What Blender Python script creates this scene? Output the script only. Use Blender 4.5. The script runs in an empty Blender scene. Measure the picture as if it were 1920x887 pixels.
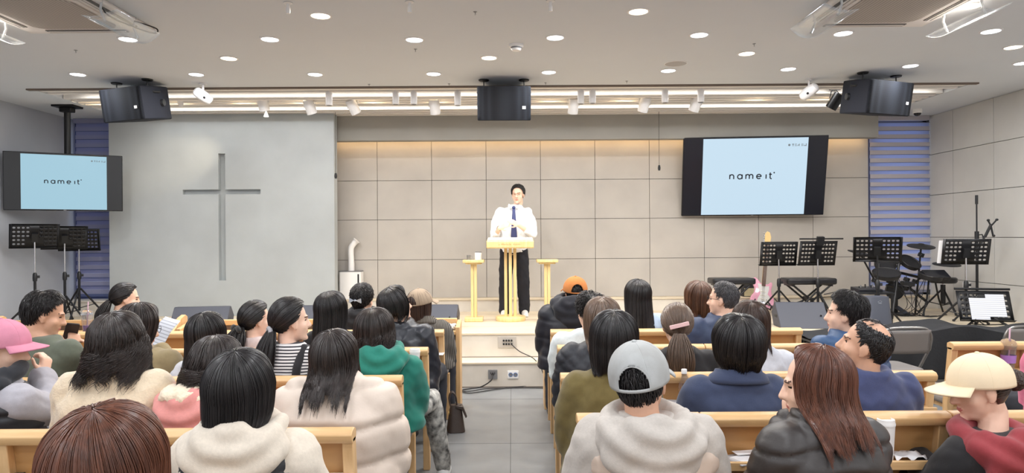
import bpy, bmesh, math, random
import numpy as np
from mathutils import Vector, Matrix, Euler

random.seed(7); RNG = np.random.default_rng(7)
SC = bpy.context.scene
COL = SC.collection
PI = math.pi
def R(d): return d * PI / 180

# ---------------------------------------------------------------- camera, world, exposure
F, EYE, ROLL = 1280.0, 1.5, R(0.38)
CR, SR = math.cos(ROLL), math.sin(ROLL)
cam_d = bpy.data.cameras.new('camera'); cam = bpy.data.objects.new('camera', cam_d); COL.objects.link(cam)
cam_d.sensor_fit = 'HORIZONTAL'; cam_d.sensor_width = 36; cam_d.lens = 36 * F / 1920
cam_d.clip_start = 0.05; cam_d.clip_end = 200
cam.matrix_world = Matrix(((CR, SR, 0, 0), (0, 0, -1, 0), (-SR, CR, 0, EYE), (0, 0, 0, 1)))
SC.camera = cam
def ray(px, py):
    dx, dy = px - 960, 443.5 - py
    return (dx * CR + dy * SR) / F, (-dx * SR + dy * CR) / F
def at(px, py, Y):                       # the world point seen at a pixel, at depth Y
    u, v = ray(px, py); return Vector((u * Y, Y, EYE + v * Y))
def at_z(px, py, Z):                     # the world point seen at a pixel, on the level Z
    u, v = ray(px, py); Y = (Z - EYE) / v; return Vector((u * Y, Y, Z))

SC.view_settings.view_transform = 'Standard'; SC.view_settings.look = 'None'
SC.view_settings.gamma = 1; SC.view_settings.use_curve_mapping = False
SC.view_settings.exposure = 0.0
try: SC.cycles.use_denoising = True
except Exception: pass

wd = bpy.data.worlds.new('world'); SC.world = wd; wd.use_nodes = True
nt = wd.node_tree; nt.nodes.clear()
w_out = nt.nodes.new('ShaderNodeOutputWorld'); w_bg = nt.nodes.new('ShaderNodeBackground')
w_tc = nt.nodes.new('ShaderNodeTexCoord'); w_sep = nt.nodes.new('ShaderNodeSeparateXYZ')
w_mr = nt.nodes.new('ShaderNodeMapRange'); w_mx = nt.nodes.new('ShaderNodeMix'); w_mx.data_type = 'RGBA'
nt.links.new(w_tc.outputs['Generated'], w_sep.inputs[0]); nt.links.new(w_sep.outputs['Y'], w_mr.inputs['Value'])
w_mr.inputs['From Min'].default_value = -0.4; w_mr.inputs['From Max'].default_value = 0.4
nt.links.new(w_mr.outputs[0], w_mx.inputs['Factor'])
w_mx.inputs['A'].default_value = (0.66, 0.66, 0.67, 1)      # added neutral fill, entering where the rear wall is left out
w_mx.inputs['B'].default_value = (0.66, 0.76, 1.0, 1)       # daylight behind the blinds
nt.links.new(w_mx.outputs['Result'], w_bg.inputs['Color']); w_bg.inputs['Strength'].default_value = 1.6
nt.links.new(w_bg.outputs[0], w_out.inputs[0])

LAMP_COOL, LAMP_WARM = (0.95, 0.97, 1.0), (1.0, 0.87, 0.72)
LAMP_W = 15.0
STAGE_W = 62.0

# ---------------------------------------------------------------- materials
def srgb(r, g, b):
    def c(x):
        x /= 255.0
        return x / 12.92 if x <= 0.04045 else ((x + 0.055) / 1.055) ** 2.4
    return (c(r), c(g), c(b), 1.0)
MATS = {}
def mat(name, col, rough=0.6, metal=0.0, spec=0.5, noise=0.0, nscale=8.0, stretch=(1, 1, 1), bump=0.0, bscale=60.0, bstretch=(1, 1, 1),
        emit=None, estr=0.0, trans=0.0, alpha=1.0, sheen=0.0, coat=0.0, col2=None, coords='Object', aniso=0.0):
    if name in MATS: return MATS[name]
    m = bpy.data.materials.new(name); m.use_nodes = True; MATS[name] = m
    n = m.node_tree.nodes; l = m.node_tree.links; b = n['Principled BSDF']
    if len(col) == 3: col = srgb(*col)
    b.inputs['Base Color'].default_value = col; b.inputs['Roughness'].default_value = rough
    b.inputs['Metallic'].default_value = metal; b.inputs['Specular IOR Level'].default_value = spec
    b.inputs['Transmission Weight'].default_value = trans; b.inputs['Alpha'].default_value = alpha
    b.inputs['Sheen Weight'].default_value = sheen; b.inputs['Coat Weight'].default_value = coat
    if emit is not None:
        b.inputs['Emission Color'].default_value = srgb(*emit) if len(emit) == 3 else emit
        b.inputs['Emission Strength'].default_value = estr
    if noise > 0 or bump > 0:
        tc = n.new('ShaderNodeTexCoord')
    if noise > 0:
        mp = n.new('ShaderNodeMapping'); mp.inputs['Scale'].default_value = stretch
        tx = n.new('ShaderNodeTexNoise'); tx.inputs['Scale'].default_value = nscale; tx.inputs['Detail'].default_value = 6
        l.new(tc.outputs[coords], mp.inputs[0]); l.new(mp.outputs[0], tx.inputs['Vector'])
        mr = n.new('ShaderNodeMapRange'); mr.inputs['From Min'].default_value = 0.3; mr.inputs['From Max'].default_value = 0.7
        l.new(tx.outputs['Fac'], mr.inputs['Value'])
        mx = n.new('ShaderNodeMix'); mx.data_type = 'RGBA'
        c2 = srgb(*col2) if (col2 is not None and len(col2) == 3) else col2
        if c2 is None: c2 = tuple(x * (1 - noise) for x in col[:3]) + (1,)
        mx.inputs['A'].default_value = col; mx.inputs['B'].default_value = c2
        l.new(mr.outputs[0], mx.inputs['Factor']); l.new(mx.outputs['Result'], b.inputs['Base Color'])
    if bump > 0:
        mp2 = n.new('ShaderNodeMapping'); mp2.inputs['Scale'].default_value = bstretch
        t2 = n.new('ShaderNodeTexNoise'); t2.inputs['Scale'].default_value = bscale; t2.inputs['Detail'].default_value = 4
        l.new(tc.outputs[coords], mp2.inputs[0]); l.new(mp2.outputs[0], t2.inputs['Vector'])
        bp = n.new('ShaderNodeBump'); bp.inputs['Strength'].default_value = bump; bp.inputs['Distance'].default_value = 0.01
        l.new(t2.outputs['Fac'], bp.inputs['Height']); l.new(bp.outputs[0], b.inputs['Normal'])
    return m
def stripes(name, c1, c2, scale, axis='Z', rough=0.8, duty=0.5):
    if name in MATS: return MATS[name]
    m = mat(name, c1, rough)
    n = m.node_tree.nodes; l = m.node_tree.links; b = n['Principled BSDF']
    tc = n.new('ShaderNodeTexCoord'); sp = n.new('ShaderNodeSeparateXYZ'); l.new(tc.outputs['Object'], sp.inputs[0])
    mu = n.new('ShaderNodeMath'); mu.operation = 'MULTIPLY'; mu.inputs[1].default_value = scale; l.new(sp.outputs[axis], mu.inputs[0])
    fr = n.new('ShaderNodeMath'); fr.operation = 'FRACT'; l.new(mu.outputs[0], fr.inputs[0])
    gt = n.new('ShaderNodeMath'); gt.operation = 'GREATER_THAN'; gt.inputs[1].default_value = duty; l.new(fr.outputs[0], gt.inputs[0])
    mx = n.new('ShaderNodeMix'); mx.data_type = 'RGBA'; mx.inputs['A'].default_value = srgb(*c1); mx.inputs['B'].default_value = srgb(*c2)
    l.new(gt.outputs[0], mx.inputs['Factor']); l.new(mx.outputs['Result'], b.inputs['Base Color'])
    return m

WOOD = mat('birch_wood', (222, 184, 134), 0.42, noise=0.25, nscale=3.0, stretch=(1.2, 14, 14), col2=(205, 163, 112), bump=0.04, bscale=20, bstretch=(1, 20, 20))
WOODV = mat('birch_wood_upright', (222, 184, 135), 0.42, noise=0.25, nscale=3.0, stretch=(14, 14, 1.2), col2=(205, 163, 113), bump=0.04, bscale=20, bstretch=(20, 20, 1))
WOODP = mat('birch_panel', (190, 146, 94), 0.45, noise=0.3, nscale=2.2, stretch=(1, 10, 6), col2=(172, 126, 76), bump=0.03, bscale=20, bstretch=(1, 20, 20))
LECT = mat('pine_wood', (238, 212, 156), 0.4, noise=0.2, nscale=3.0, stretch=(14, 14, 1.2), col2=(228, 196, 132))
CEIL = mat('ceiling_paint', (214, 217, 221), 0.85, noise=0.03, nscale=1.2)
CONC = mat('grey_plaster', (184, 189, 190), 0.85, noise=0.1, nscale=1.6, col2=(172, 176, 177), bump=0.06, bscale=30)
CONCL = mat('grey_plaster_side', (176, 180, 188), 0.85, noise=0.08, nscale=1.4, col2=(167, 170, 178), bump=0.05, bscale=30)
PANEL = mat('cement_panel', (190, 184, 176), 0.8, noise=0.1, nscale=2.4, col2=(179, 173, 166), bump=0.05, bscale=40)
PANELR = mat('cement_panel_side', (200, 198, 193), 0.8, noise=0.1, nscale=2.0, col2=(190, 188, 184), bump=0.05, bscale=40)
JOINT = mat('panel_joint', (70, 64, 58), 0.9)
STAGE = mat('stage_laminate', (226, 212, 188), 0.5, noise=0.12, nscale=2.0, stretch=(1, 6, 1), col2=(214, 198, 172), bump=0.02, bscale=20)
STEPW = mat('step_riser', (220, 214, 204), 0.6, noise=0.08, nscale=5, col2=(208, 201, 190))
STEPD = mat('step_nosing', (120, 112, 104), 0.7)
FLOORM = mat('floor_vinyl', (136, 137, 137), 0.42, noise=0.22, nscale=2.6, stretch=(1, 1, 1), col2=(118, 119, 120), bump=0.03, bscale=30)
FLOORJ = mat('floor_joint', (84, 84, 85), 0.8)
BLACK = mat('black_plastic', (26, 27, 30), 0.45)
BLACKM = mat('black_metal', (22, 22, 24), 0.38, metal=0.3)
BLACKS = mat('black_satin', (34, 35, 40), 0.3)
WHITE = mat('white_plastic', (238, 236, 234), 0.4)
WHITEM = mat('white_metal', (228, 226, 226), 0.4)
CHROME = mat('chrome', (205, 205, 208), 0.22, metal=1.0)
STEEL = mat('grey_steel', (150, 150, 152), 0.4, metal=0.7)
GREYP = mat('grey_plastic', (120, 120, 122), 0.5)

# ---------------------------------------------------------------- mesh building
class MB:
    def __init__(s): s.v = []; s.f = []; s.m = []
    def add(s, vs, fs, mi=0, M=None):
        o = len(s.v)
        if M is not None: vs = [M @ Vector(v) for v in vs]
        s.v.extend([tuple(v) for v in vs]); s.f.extend([tuple(i + o for i in f) for f in fs]); s.m.extend([mi] * len(fs)); return s
    def box(s, c, d, rot=None, mi=0, M=None):
        x, y, z = d[0] / 2, d[1] / 2, d[2] / 2
        vs = [Vector(p) for p in ((-x, -y, -z), (x, -y, -z), (x, y, -z), (-x, y, -z), (-x, -y, z), (x, -y, z), (x, y, z), (-x, y, z))]
        if rot is not None:
            E = Euler(rot).to_matrix(); vs = [E @ v for v in vs]
        vs = [v + Vector(c) for v in vs]
        return s.add(vs, [(3, 2, 1, 0), (4, 5, 6, 7), (0, 1, 5, 4), (1, 2, 6, 5), (2, 3, 7, 6), (3, 0, 4, 7)], mi, M)
    def span(s, a, b, mi=0, M=None):
        return s.box([(a[i] + b[i]) / 2 for i in range(3)], [abs(b[i] - a[i]) for i in range(3)], None, mi, M)
    def tube(s, pts, r, n=8, mi=0, M=None, cap=True, sy=1.0):
        pts = [Vector(p) for p in pts]; k = len(pts); rs = r if isinstance(r, (list, tuple)) else [r] * k
        t0 = (pts[1] - pts[0]).normalized()
        up = Vector((0, 0, 1)) if abs(t0.z) < 0.9 else Vector((0, 1, 0))
        a = t0.cross(up).normalized(); vs = []
        for i in range(k):
            t = (pts[min(i + 1, k - 1)] - pts[max(i - 1, 0)])
            t = t.normalized() if t.length > 1e-9 else t0
            a = (a - t * a.dot(t)); a = a.normalized() if a.length > 1e-6 else t.orthogonal().normalized()
            b = t.cross(a)
            for j in range(n):
                an = 2 * PI * j / n
                vs.append(pts[i] + a * (rs[i] * math.cos(an)) + b * (rs[i] * sy * math.sin(an)))
        fs = []
        for i in range(k - 1):
            for j in range(n):
                j2 = (j + 1) % n
                fs.append((i * n + j, i * n + j2, (i + 1) * n + j2, (i + 1) * n + j))
        if cap: fs.append(tuple(range(n))[::-1]); fs.append(tuple(range((k - 1) * n, k * n)))
        return s.add(vs, fs, mi, M)
    def cyl(s, p0, p1, r0, r1=None, n=16, mi=0, M=None):
        return s.tube([p0, p1], [r0, r0 if r1 is None else r1], n, mi, M)
    def lathe(s, prof, n=24, c=(0, 0, 0), mi=0, M=None, caps=True):
        vs = []; fs = []; k = len(prof)
        for r, z in prof:
            for j in range(n):
                an = 2 * PI * j / n; vs.append((c[0] + r * math.cos(an), c[1] + r * math.sin(an), c[2] + z))
        for i in range(k - 1):
            for j in range(n):
                j2 = (j + 1) % n; fs.append((i * n + j, i * n + j2, (i + 1) * n + j2, (i + 1) * n + j))
        if caps:
            if prof[0][0] > 1e-5: fs.append(tuple(range(n))[::-1])
            if prof[-1][0] > 1e-5: fs.append(tuple(range((k - 1) * n, k * n)))
        return s.add(vs, fs, mi, M)
    def ell(s, c, r, nu=16, nv=10, mi=0, M=None, rot=None):
        vs = []; fs = []; E = Euler(rot).to_matrix() if rot is not None else None
        for i in range(nv + 1):
            ph = PI * i / nv
            for j in range(nu):
                th = 2 * PI * j / nu
                v = Vector((r[0] * math.sin(ph) * math.cos(th), r[1] * math.sin(ph) * math.sin(th), -r[2] * math.cos(ph)))
                if E is not None: v = E @ v
                vs.append(v + Vector(c))
        for i in range(nv):
            for j in range(nu):
                j2 = (j + 1) % nu; fs.append((i * nu + j, i * nu + j2, (i + 1) * nu + j2, (i + 1) * nu + j))
        return s.add(vs, fs, mi, M)
    def prism(s, poly, h, M=None, mi=0):       # polygon in XY (counter-clockwise) extruded in +Z
        n = len(poly)
        vs = [(p[0], p[1], 0) for p in poly] + [(p[0], p[1], h) for p in poly]
        fs = [tuple(range(n))[::-1], tuple(range(n, 2 * n))] + [(i, (i + 1) % n, n + (i + 1) % n, n + i) for i in range(n)]
        return s.add(vs, fs, mi, M)
    def grid(s, rows, mi=0, M=None, wrap=False):
        a, b = len(rows), len(rows[0]); vs = [p for r in rows for p in r]; fs = []
        for i in range(a - 1):
            for j in range(b if wrap else b - 1):
                j2 = (j + 1) % b; fs.append((i * b + j, i * b + j2, (i + 1) * b + j2, (i + 1) * b + j))
        return s.add(vs, fs, mi, M)
    def mesh(s, name):
        me = bpy.data.meshes.new(name); me.from_pydata(s.v, [], s.f); me.validate(clean_customdata=False)
        return me
    def build(s, name, mats, parent=None, loc=None, smooth=True, angle=40, bevel=0.0, merge=False, solid=0.0, segs=2):
        me = s.mesh(name)
        if not isinstance(mats, (list, tuple)): mats = [mats]
        for m in mats: me.materials.append(m)
        if len(mats) > 1 and len(me.polygons) == len(s.m): me.polygons.foreach_set('material_index', s.m)
        bm = bmesh.new(); bm.from_mesh(me)
        bmesh.ops.remove_doubles(bm, verts=[v for f in bm.faces if f.calc_area() < 1e-12 for v in f.verts], dist=1e-6)
        if merge: bmesh.ops.remove_doubles(bm, verts=bm.verts, dist=1e-5)
        bmesh.ops.recalc_face_normals(bm, faces=bm.faces); bm.to_mesh(me); bm.free()
        if smooth:
            me.polygons.foreach_set('use_smooth', [True] * len(me.polygons)); me.set_sharp_from_angle(angle=R(angle))
        o = bpy.data.objects.new(name, me); COL.objects.link(o)
        if parent is not None: o.parent = parent
        if loc is not None: o.location = loc
        if solid:
            md = o.modifiers.new('solid', 'SOLIDIFY'); md.thickness = solid; md.offset = 0
        if bevel:
            md = o.modifiers.new('bevel', 'BEVEL'); md.width = bevel; md.segments = segs; md.limit_method = 'ANGLE'; md.angle_limit = R(35)
        return o
def empty(name, loc=(0, 0, 0), rz=0.0, rot=None):
    o = bpy.data.objects.new(name, None); COL.objects.link(o); o.location = loc
    o.rotation_euler = rot if rot is not None else (0, 0, rz); o.empty_display_size = 0.1; return o
def tag(o, label, cat, group=None, kind=None):
    o['label'] = label; o['category'] = cat
    if group: o['group'] = group
    if kind: o['kind'] = kind
    return o
def struct(o, label=None, cat=None):
    o['kind'] = 'structure'
    if label: o['label'] = label
    if cat: o['category'] = cat
    return o
def copy_tree(o, parent=None):
    c = o.copy(); COL.objects.link(c)
    if parent is not None: c.parent = parent
    for ch in o.children: copy_tree(ch, c)
    return c
def rrect(w, h, r, n=5):
    pts = []
    for cx, cy, a0 in ((w / 2 - r, h / 2 - r, 0), (-w / 2 + r, h / 2 - r, 90), (-w / 2 + r, -h / 2 + r, 180), (w / 2 - r, -h / 2 + r, 270)):
        for i in range(n + 1):
            a = R(a0 + 90 * i / n); pts.append((cx + r * math.cos(a), cy + r * math.sin(a)))
    return pts
def bez(p, n=20):
    p = [Vector(q) for q in p]; out = []
    P = [p[0] * 2 - p[1]] + p + [p[-1] * 2 - p[-2]]
    for i in range(len(p) - 1):
        a, b, c, d = P[i:i + 4]
        for k in range(n):
            t = k / n
            out.append(0.5 * ((2 * b) + (c - a) * t + (2 * a - 5 * b + 4 * c - d) * t * t + (3 * b - a - 3 * c + d) * t ** 3))
    out.append(p[-1]); return out
def lamp(name, kind, loc, energy, color, parent=None, size=0.1, size_y=None, target=None, spot=None, blend=0.5, shape='DISK', rot=None):
    d = bpy.data.lights.new(name, kind); d.energy = energy; d.color = color
    if kind == 'AREA':
        d.shape = shape; d.size = size
        if size_y: d.size_y = size_y
    else: d.shadow_soft_size = size
    if kind == 'SPOT': d.spot_size = R(spot); d.spot_blend = blend
    o = bpy.data.objects.new(name, d); COL.objects.link(o); o.location = loc
    if target is not None: o.rotation_euler = (Vector(target) - Vector(loc)).to_track_quat('-Z', 'Y').to_euler()
    if rot is not None: o.rotation_euler = rot
    if parent is not None: o.parent = parent
    return o

# ---------------------------------------------------------------- the room
CZ = 3.1                                  # ceiling
XL, XR, YB, Y0 = -5.85, 5.69, 9.3, -2.6
m = MB(); m.span((XL - .3, Y0, -.1), (XR + .3, 6.8, 0))
for x in (-2.7, -1.35, -0.02, 1.3, 2.6): m.span((x - .002, Y0, 0), (x + .002, 6.77, .0006), 1)
for y in (.9, 2.25, 3.6, 4.95, 6.3): m.span((XL, y - .002, 0), (XR, y + .002, .0006), 1)
struct(m.build('floor', [FLOORM, FLOORJ], smooth=False))
# stage: lower step and platform
m = MB(); m.span((XL, 6.78, 0), (XR, 7.2, .235)); m.span((XL, 6.77, .235), (XR, 7.2, .25), 1)
m.span((XL, 6.779, .2345), (XR, 6.79, .236), 2); m.span((XL, 6.774, .0), (XR, 6.78, .012), 2)
tag(m.build('stage_step', [STEPW, STAGE, STEPD], smooth=False), 'low white step running along the front of the stage', 'step', kind='structure')
m = MB(); m.span((XL, 7.07, .25), (XR, YB + .3, .485)); m.span((XL, 7.06, .485), (XR, YB + .3, .5), 1)
m.span((XL, 7.069, .4845), (XR, 7.08, .486), 2); m.span((XL, 7.066, .25), (XR, 7.07, .258), 2)
for x in np.arange(-5.5, 5.6, 1.2): m.span((x - .0015, 7.06, .5), (x + .0015, 9.1, .5006), 2)
for y in (7.6, 8.2, 8.8): m.span((XL, y - .0015, .5), (XR, y + .0015, .5006), 2)
tag(m.build('stage_platform', [STEPW, STAGE, STEPD], smooth=False), 'raised pale stage platform above the step', 'stage', kind='structure')
m = MB(); m.span((-2.6, 9.12, .5), (XR, YB + .05, .655)); m.span((-2.6, 9.1, .655), (XR, YB + .05, .672), 1)
struct(m.build('trim_1', [STEPW, STAGE], smooth=False))
m = MB(); m.span((XL, 8.82, .5), (-5.19, 9.2, .69)); m.span((XL, 8.8, .69), (-5.19, 9.2, .705), 1)
struct(m.build('trim_2', [STEPW, STEPW], smooth=False))
# side walls
m = MB(); m.span((XL - .15, Y0, 0), (XL, YB, CZ)); struct(m.build('wall_left', CONCL, smooth=False))
m = MB(); m.span((XR + .02, Y0, 0), (XR + .2, YB + .2, CZ), 1)
zs = [0, .355, .907, 1.452, 2.02, 2.57, 3.1]; ys = [YB] + [8.80 - .745 * k for k in range(16)]
for i in range(len(zs) - 1):
    for j in range(len(ys) - 1):
        m.span((XR, ys[j + 1] + .0035, zs[i] + .0035), (XR + .03, ys[j] - .0035, zs[i + 1] - .0035), 0)
struct(m.build('wall_right', [PANELR, JOINT], smooth=False))
# panelled rear wall of the stage
m = MB(); m.span((-5.19, YB + .02, .5), (4.86, YB + .15, CZ), 1)
xs = [-5.19] + [-1.831 + .7415 * k for k in range(-4, 9)] + [4.86]; zs = [.672, 1.192, 1.737, 2.271, 2.82, 3.1]
for i in range(len(zs) - 1):
    for j in range(len(xs) - 1):
        m.span((xs[j] + .003, YB, zs[i] + .003), (xs[j + 1] - .003, YB + .03, zs[i + 1] - .003), 0)
struct(m.build('wall_back', [PANEL, JOINT], smooth=False))
# plaster wall with the cross cut into it
bx = [-5.19, -4.242, -3.781, -3.692, -3.238, -2.287]; bz = [.5, .957, 2.07, 2.131, 2.594, CZ]
m = MB()
for i in range(5):
    for j in range(5):
        hole = (i == 2 and 1 <= j <= 3) or (j == 2 and 1 <= i <= 3)
        m.span((bx[i], 8.8 + (.07 if hole else 0), bz[j]), (bx[i + 1], 8.95, bz[j + 1]), 0)
struct(m.build('wall_front', [CONC], smooth=False), 'grey plaster wall with a recessed cross', 'wall')
# beam with the cove light behind it
m = MB(); m.span((-2.6, 9.0, 2.777), (4.84, 9.14, CZ)); struct(m.build('trim_3', mat('beam_plaster_shaded', (158, 155, 149), .85, noise=.1, nscale=2), smooth=False))  # shade on the beam put into a darker plaster colour
o = empty('cove_light', (1.2, 9.2, 2.83)); tag(o, 'warm strip light hidden behind the beam over the stage wall', 'strip light')
MB().box((0, 0, 0), (7.2, .02, .012)).build('led_strip', mat('led_warm', (255, 210, 150), emit=(255, 205, 140), estr=4), o)
MB().box((0, -.02, .012), (7.2, .06, .012)).build('channel', WHITEM, o)
lamp('cove_lamp', 'AREA', (0, 0.0, -.012), 7, (1.0, .70, .38), o, 7.2, .02, shape='RECTANGLE', rot=(R(22), 0, 0))
# ceiling with a recess for the stage lights
SX0, SX1, SY0, SY1 = -5.1, 4.92, 7.28, 9.0
m = MB(); m.span((XL - .2, Y0, CZ), (XR + .2, SY0, CZ + .12)); m.span((XL - .2, SY0, CZ), (SX0, YB + .2, CZ + .12)); m.span((SX1, SY0, CZ), (XR + .2, YB + .2, CZ + .12))
m.span((SX0, SY1, CZ), (SX1, YB + .2, CZ + .12)); m.span((SX0 - .1, SY0 - .1, CZ + .3), (SX1 + .1, SY1 + .1, CZ + .4))
m.span((SX0 - .1, SY0 - .1, CZ + .1), (SX1 + .1, SY0, CZ + .32)); m.span((SX0 - .1, SY1, CZ + .1), (SX1 + .1, SY1 + .1, CZ + .32))
m.span((SX0 - .1, SY0, CZ + .1), (SX0, SY1, CZ + .32)); m.span((SX1, SY0, CZ + .1), (SX1 + .1, SY1, CZ + .32))
struct(m.build('ceiling', CEIL, smooth=False))
SLAT = mat('slat_white', (238, 232, 224), 0.6); SLATD = mat('slat_end', (112, 98, 88), 0.7)
m = MB(); m.span((SX0 - .04, SY0 - .05, CZ - .015), (SX1 + .04, SY0, CZ + .1)); 
o = m.build('trim_4', SLATD, smooth=False); struct(o)
# slats
sl = empty('slatted_baffle', (0, 0, CZ)); tag(sl, 'row of pale slats across the light recess over the stage', 'baffle')
k = 0
for y in np.arange(SY0 + .1, SY1 - .02, .132):
    if abs(y - 7.64) < .05 or abs(y - 8.45) < .05: continue
    MB().span((SX0 + .02, y - .028, .0), (SX1 - .02, y + .028, .07)).build('slat', SLAT, sl, smooth=False)
LEDW = mat('led_white', (255, 255, 255), emit=(255, 252, 246), estr=5.0)
for (y, x0, x1, z, lab) in ((7.64, SX0 + .25, SX1 - .15, .045, 'bright linear light across the recess, the one nearer the seats'), (8.45, SX0 + .5, SX1 - .35, .045, 'bright linear light across the recess, the one nearer the stage wall')):
    o = empty('linear_light', ((x0 + x1) / 2, y, CZ + z)); tag(o, lab, 'ceiling light', 'linear lights in the recess')
    MB().box((0, 0, 0), (x1 - x0, .036, .02)).build('diffuser', LEDW, o, smooth=False)
    MB().box((0, 0, .03), (x1 - x0 + .1, .06, .04)).build('housing', WHITEM, o, smooth=False)
    lamp('linear_lamp', 'AREA', (0, 0, -.012), 19, (.94, .97, 1.0), o, x1 - x0, .03, shape='RECTANGLE', rot=(0, 0, 0))

# windows with zebra blinds
SHEER = bpy.data.materials.new('blind_sheer'); SHEER.use_nodes = True
n_ = SHEER.node_tree.nodes; l_ = SHEER.node_tree.links; n_.clear()
a_ = n_.new('ShaderNodeBsdfDiffuse'); a_.inputs[0].default_value = srgb(184, 188, 206)
b_ = n_.new('ShaderNodeBsdfTranslucent'); b_.inputs[0].default_value = srgb(190, 205, 240)
c_ = n_.new('ShaderNodeMixShader'); c_.inputs[0].default_value = .5; o_ = n_.new('ShaderNodeOutputMaterial')
l_.new(a_.outputs[0], c_.inputs[1]); l_.new(b_.outputs[0], c_.inputs[2]); l_.new(c_.outputs[0], o_.inputs[0])
def fabric_blind(name, c, tr, k):
    m = bpy.data.materials.new(name); m.use_nodes = True; n = m.node_tree.nodes; l = m.node_tree.links; n.clear()
    a = n.new('ShaderNodeBsdfDiffuse'); a.inputs[0].default_value = srgb(*c); b = n.new('ShaderNodeBsdfTranslucent'); b.inputs[0].default_value = srgb(*tr)
    x = n.new('ShaderNodeMixShader'); x.inputs[0].default_value = k; o = n.new('ShaderNodeOutputMaterial')
    l.new(a.outputs[0], x.inputs[1]); l.new(b.outputs[0], x.inputs[2]); l.new(x.outputs[0], o.inputs[0]); return m
OPQ = fabric_blind('blind_opaque', (196, 190, 194), (190, 190, 200), .18)
OPQL = fabric_blind('blind_opaque_lilac', (166, 167, 194), (176, 184, 210), .2)
SHEERL = fabric_blind('blind_sheer_lilac', (156, 158, 190), (176, 184, 214), .3)
WFR = mat('window_frame_blue', (120, 140, 176), 0.4)
GLASS = bpy.data.materials.new('window_glass'); GLASS.use_nodes = True
n_ = GLASS.node_tree.nodes; l_ = GLASS.node_tree.links; n_.clear()
a_ = n_.new('ShaderNodeBsdfTransparent'); a_.inputs[0].default_value = (.94, .96, .98, 1); b_ = n_.new('ShaderNodeBsdfGlossy'); b_.inputs['Roughness'].default_value = .02
c_ = n_.new('ShaderNodeMixShader'); c_.inputs[0].default_value = .06; o_ = n_.new('ShaderNodeOutputMaterial')
l_.new(a_.outputs[0], c_.inputs[1]); l_.new(b_.outputs[0], c_.inputs[2]); l_.new(c_.outputs[0], o_.inputs[0])
def window(idx, x0, x1, y, z0, z1, opq, dark):
    w = empty('window_%d' % idx, ((x0 + x1) / 2, y, z0)); struct(w)
    W, H = x1 - x0, z1 - z0
    m = MB()
    for sx in (-1, 1): m.box((sx * (W / 2 - .03), .09, H / 2), (.06, .07, H))
    m.box((0, .09, .04), (W, .07, .08)); m.box((0, .09, H - .04), (W, .07, .08)); m.box((0, .09, H * .55), (W, .06, .05))
    m.build('window_frame', dark, w, smooth=False)
    MB().box((0, .1, H / 2), (W - .1, .008, H - .1)).build('window_pane', GLASS, w, smooth=False)
    ext = .06 if idx == 2 else 0; b = empty('zebra_blind', ((x0 + x1) / 2 + (.02 if idx == 1 else 0), y - .03, z0)); tag(b, 'bluish banded roller blind covering the window on the %s of the stage' % ('left' if idx == 1 else 'right'), 'blind')
    m = MB(); p = .108; nb = int((H - .12) / p); z = .07
    for k in range(nb):
        m.box((0, 0, z + p * .27), (W - .08 + ext, .006, p * .54), mi=0)
        m.box((0, .012, z + p * .77), (W - .08 + ext, .003, p * .46), mi=1); z += p
        m.box((0, -.003, z), (W - .08 + ext, .012, .005), mi=2)
    m.build('blind_fabric', [opq, SHEER if idx == 2 else SHEERL, dark], b, smooth=False)
    MB().box((0, 0, .05), (W - .08, .025, .035)).build('bottom_bar', dark, b, bevel=.004)
    MB().box((0, 0, H - .03), (W - .05, .07, .06)).build('head_box', opq, b, bevel=.006)
window(1, XL, -5.19, 9.1, .705, CZ, OPQL, mat('window_frame_dark', (84, 96, 140), 0.4))
window(2, 4.86, XR, YB, .672, CZ, OPQ, mat('window_frame_grey', (120, 122, 140), 0.4))
m = MB(); m.span((XL, 9.25, .5), (-5.1, 9.4, .72)); m.span((4.8, YB + .15, .5), (XR, YB + .3, .7)); struct(m.build('trim_5', CONC, smooth=False))

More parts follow.
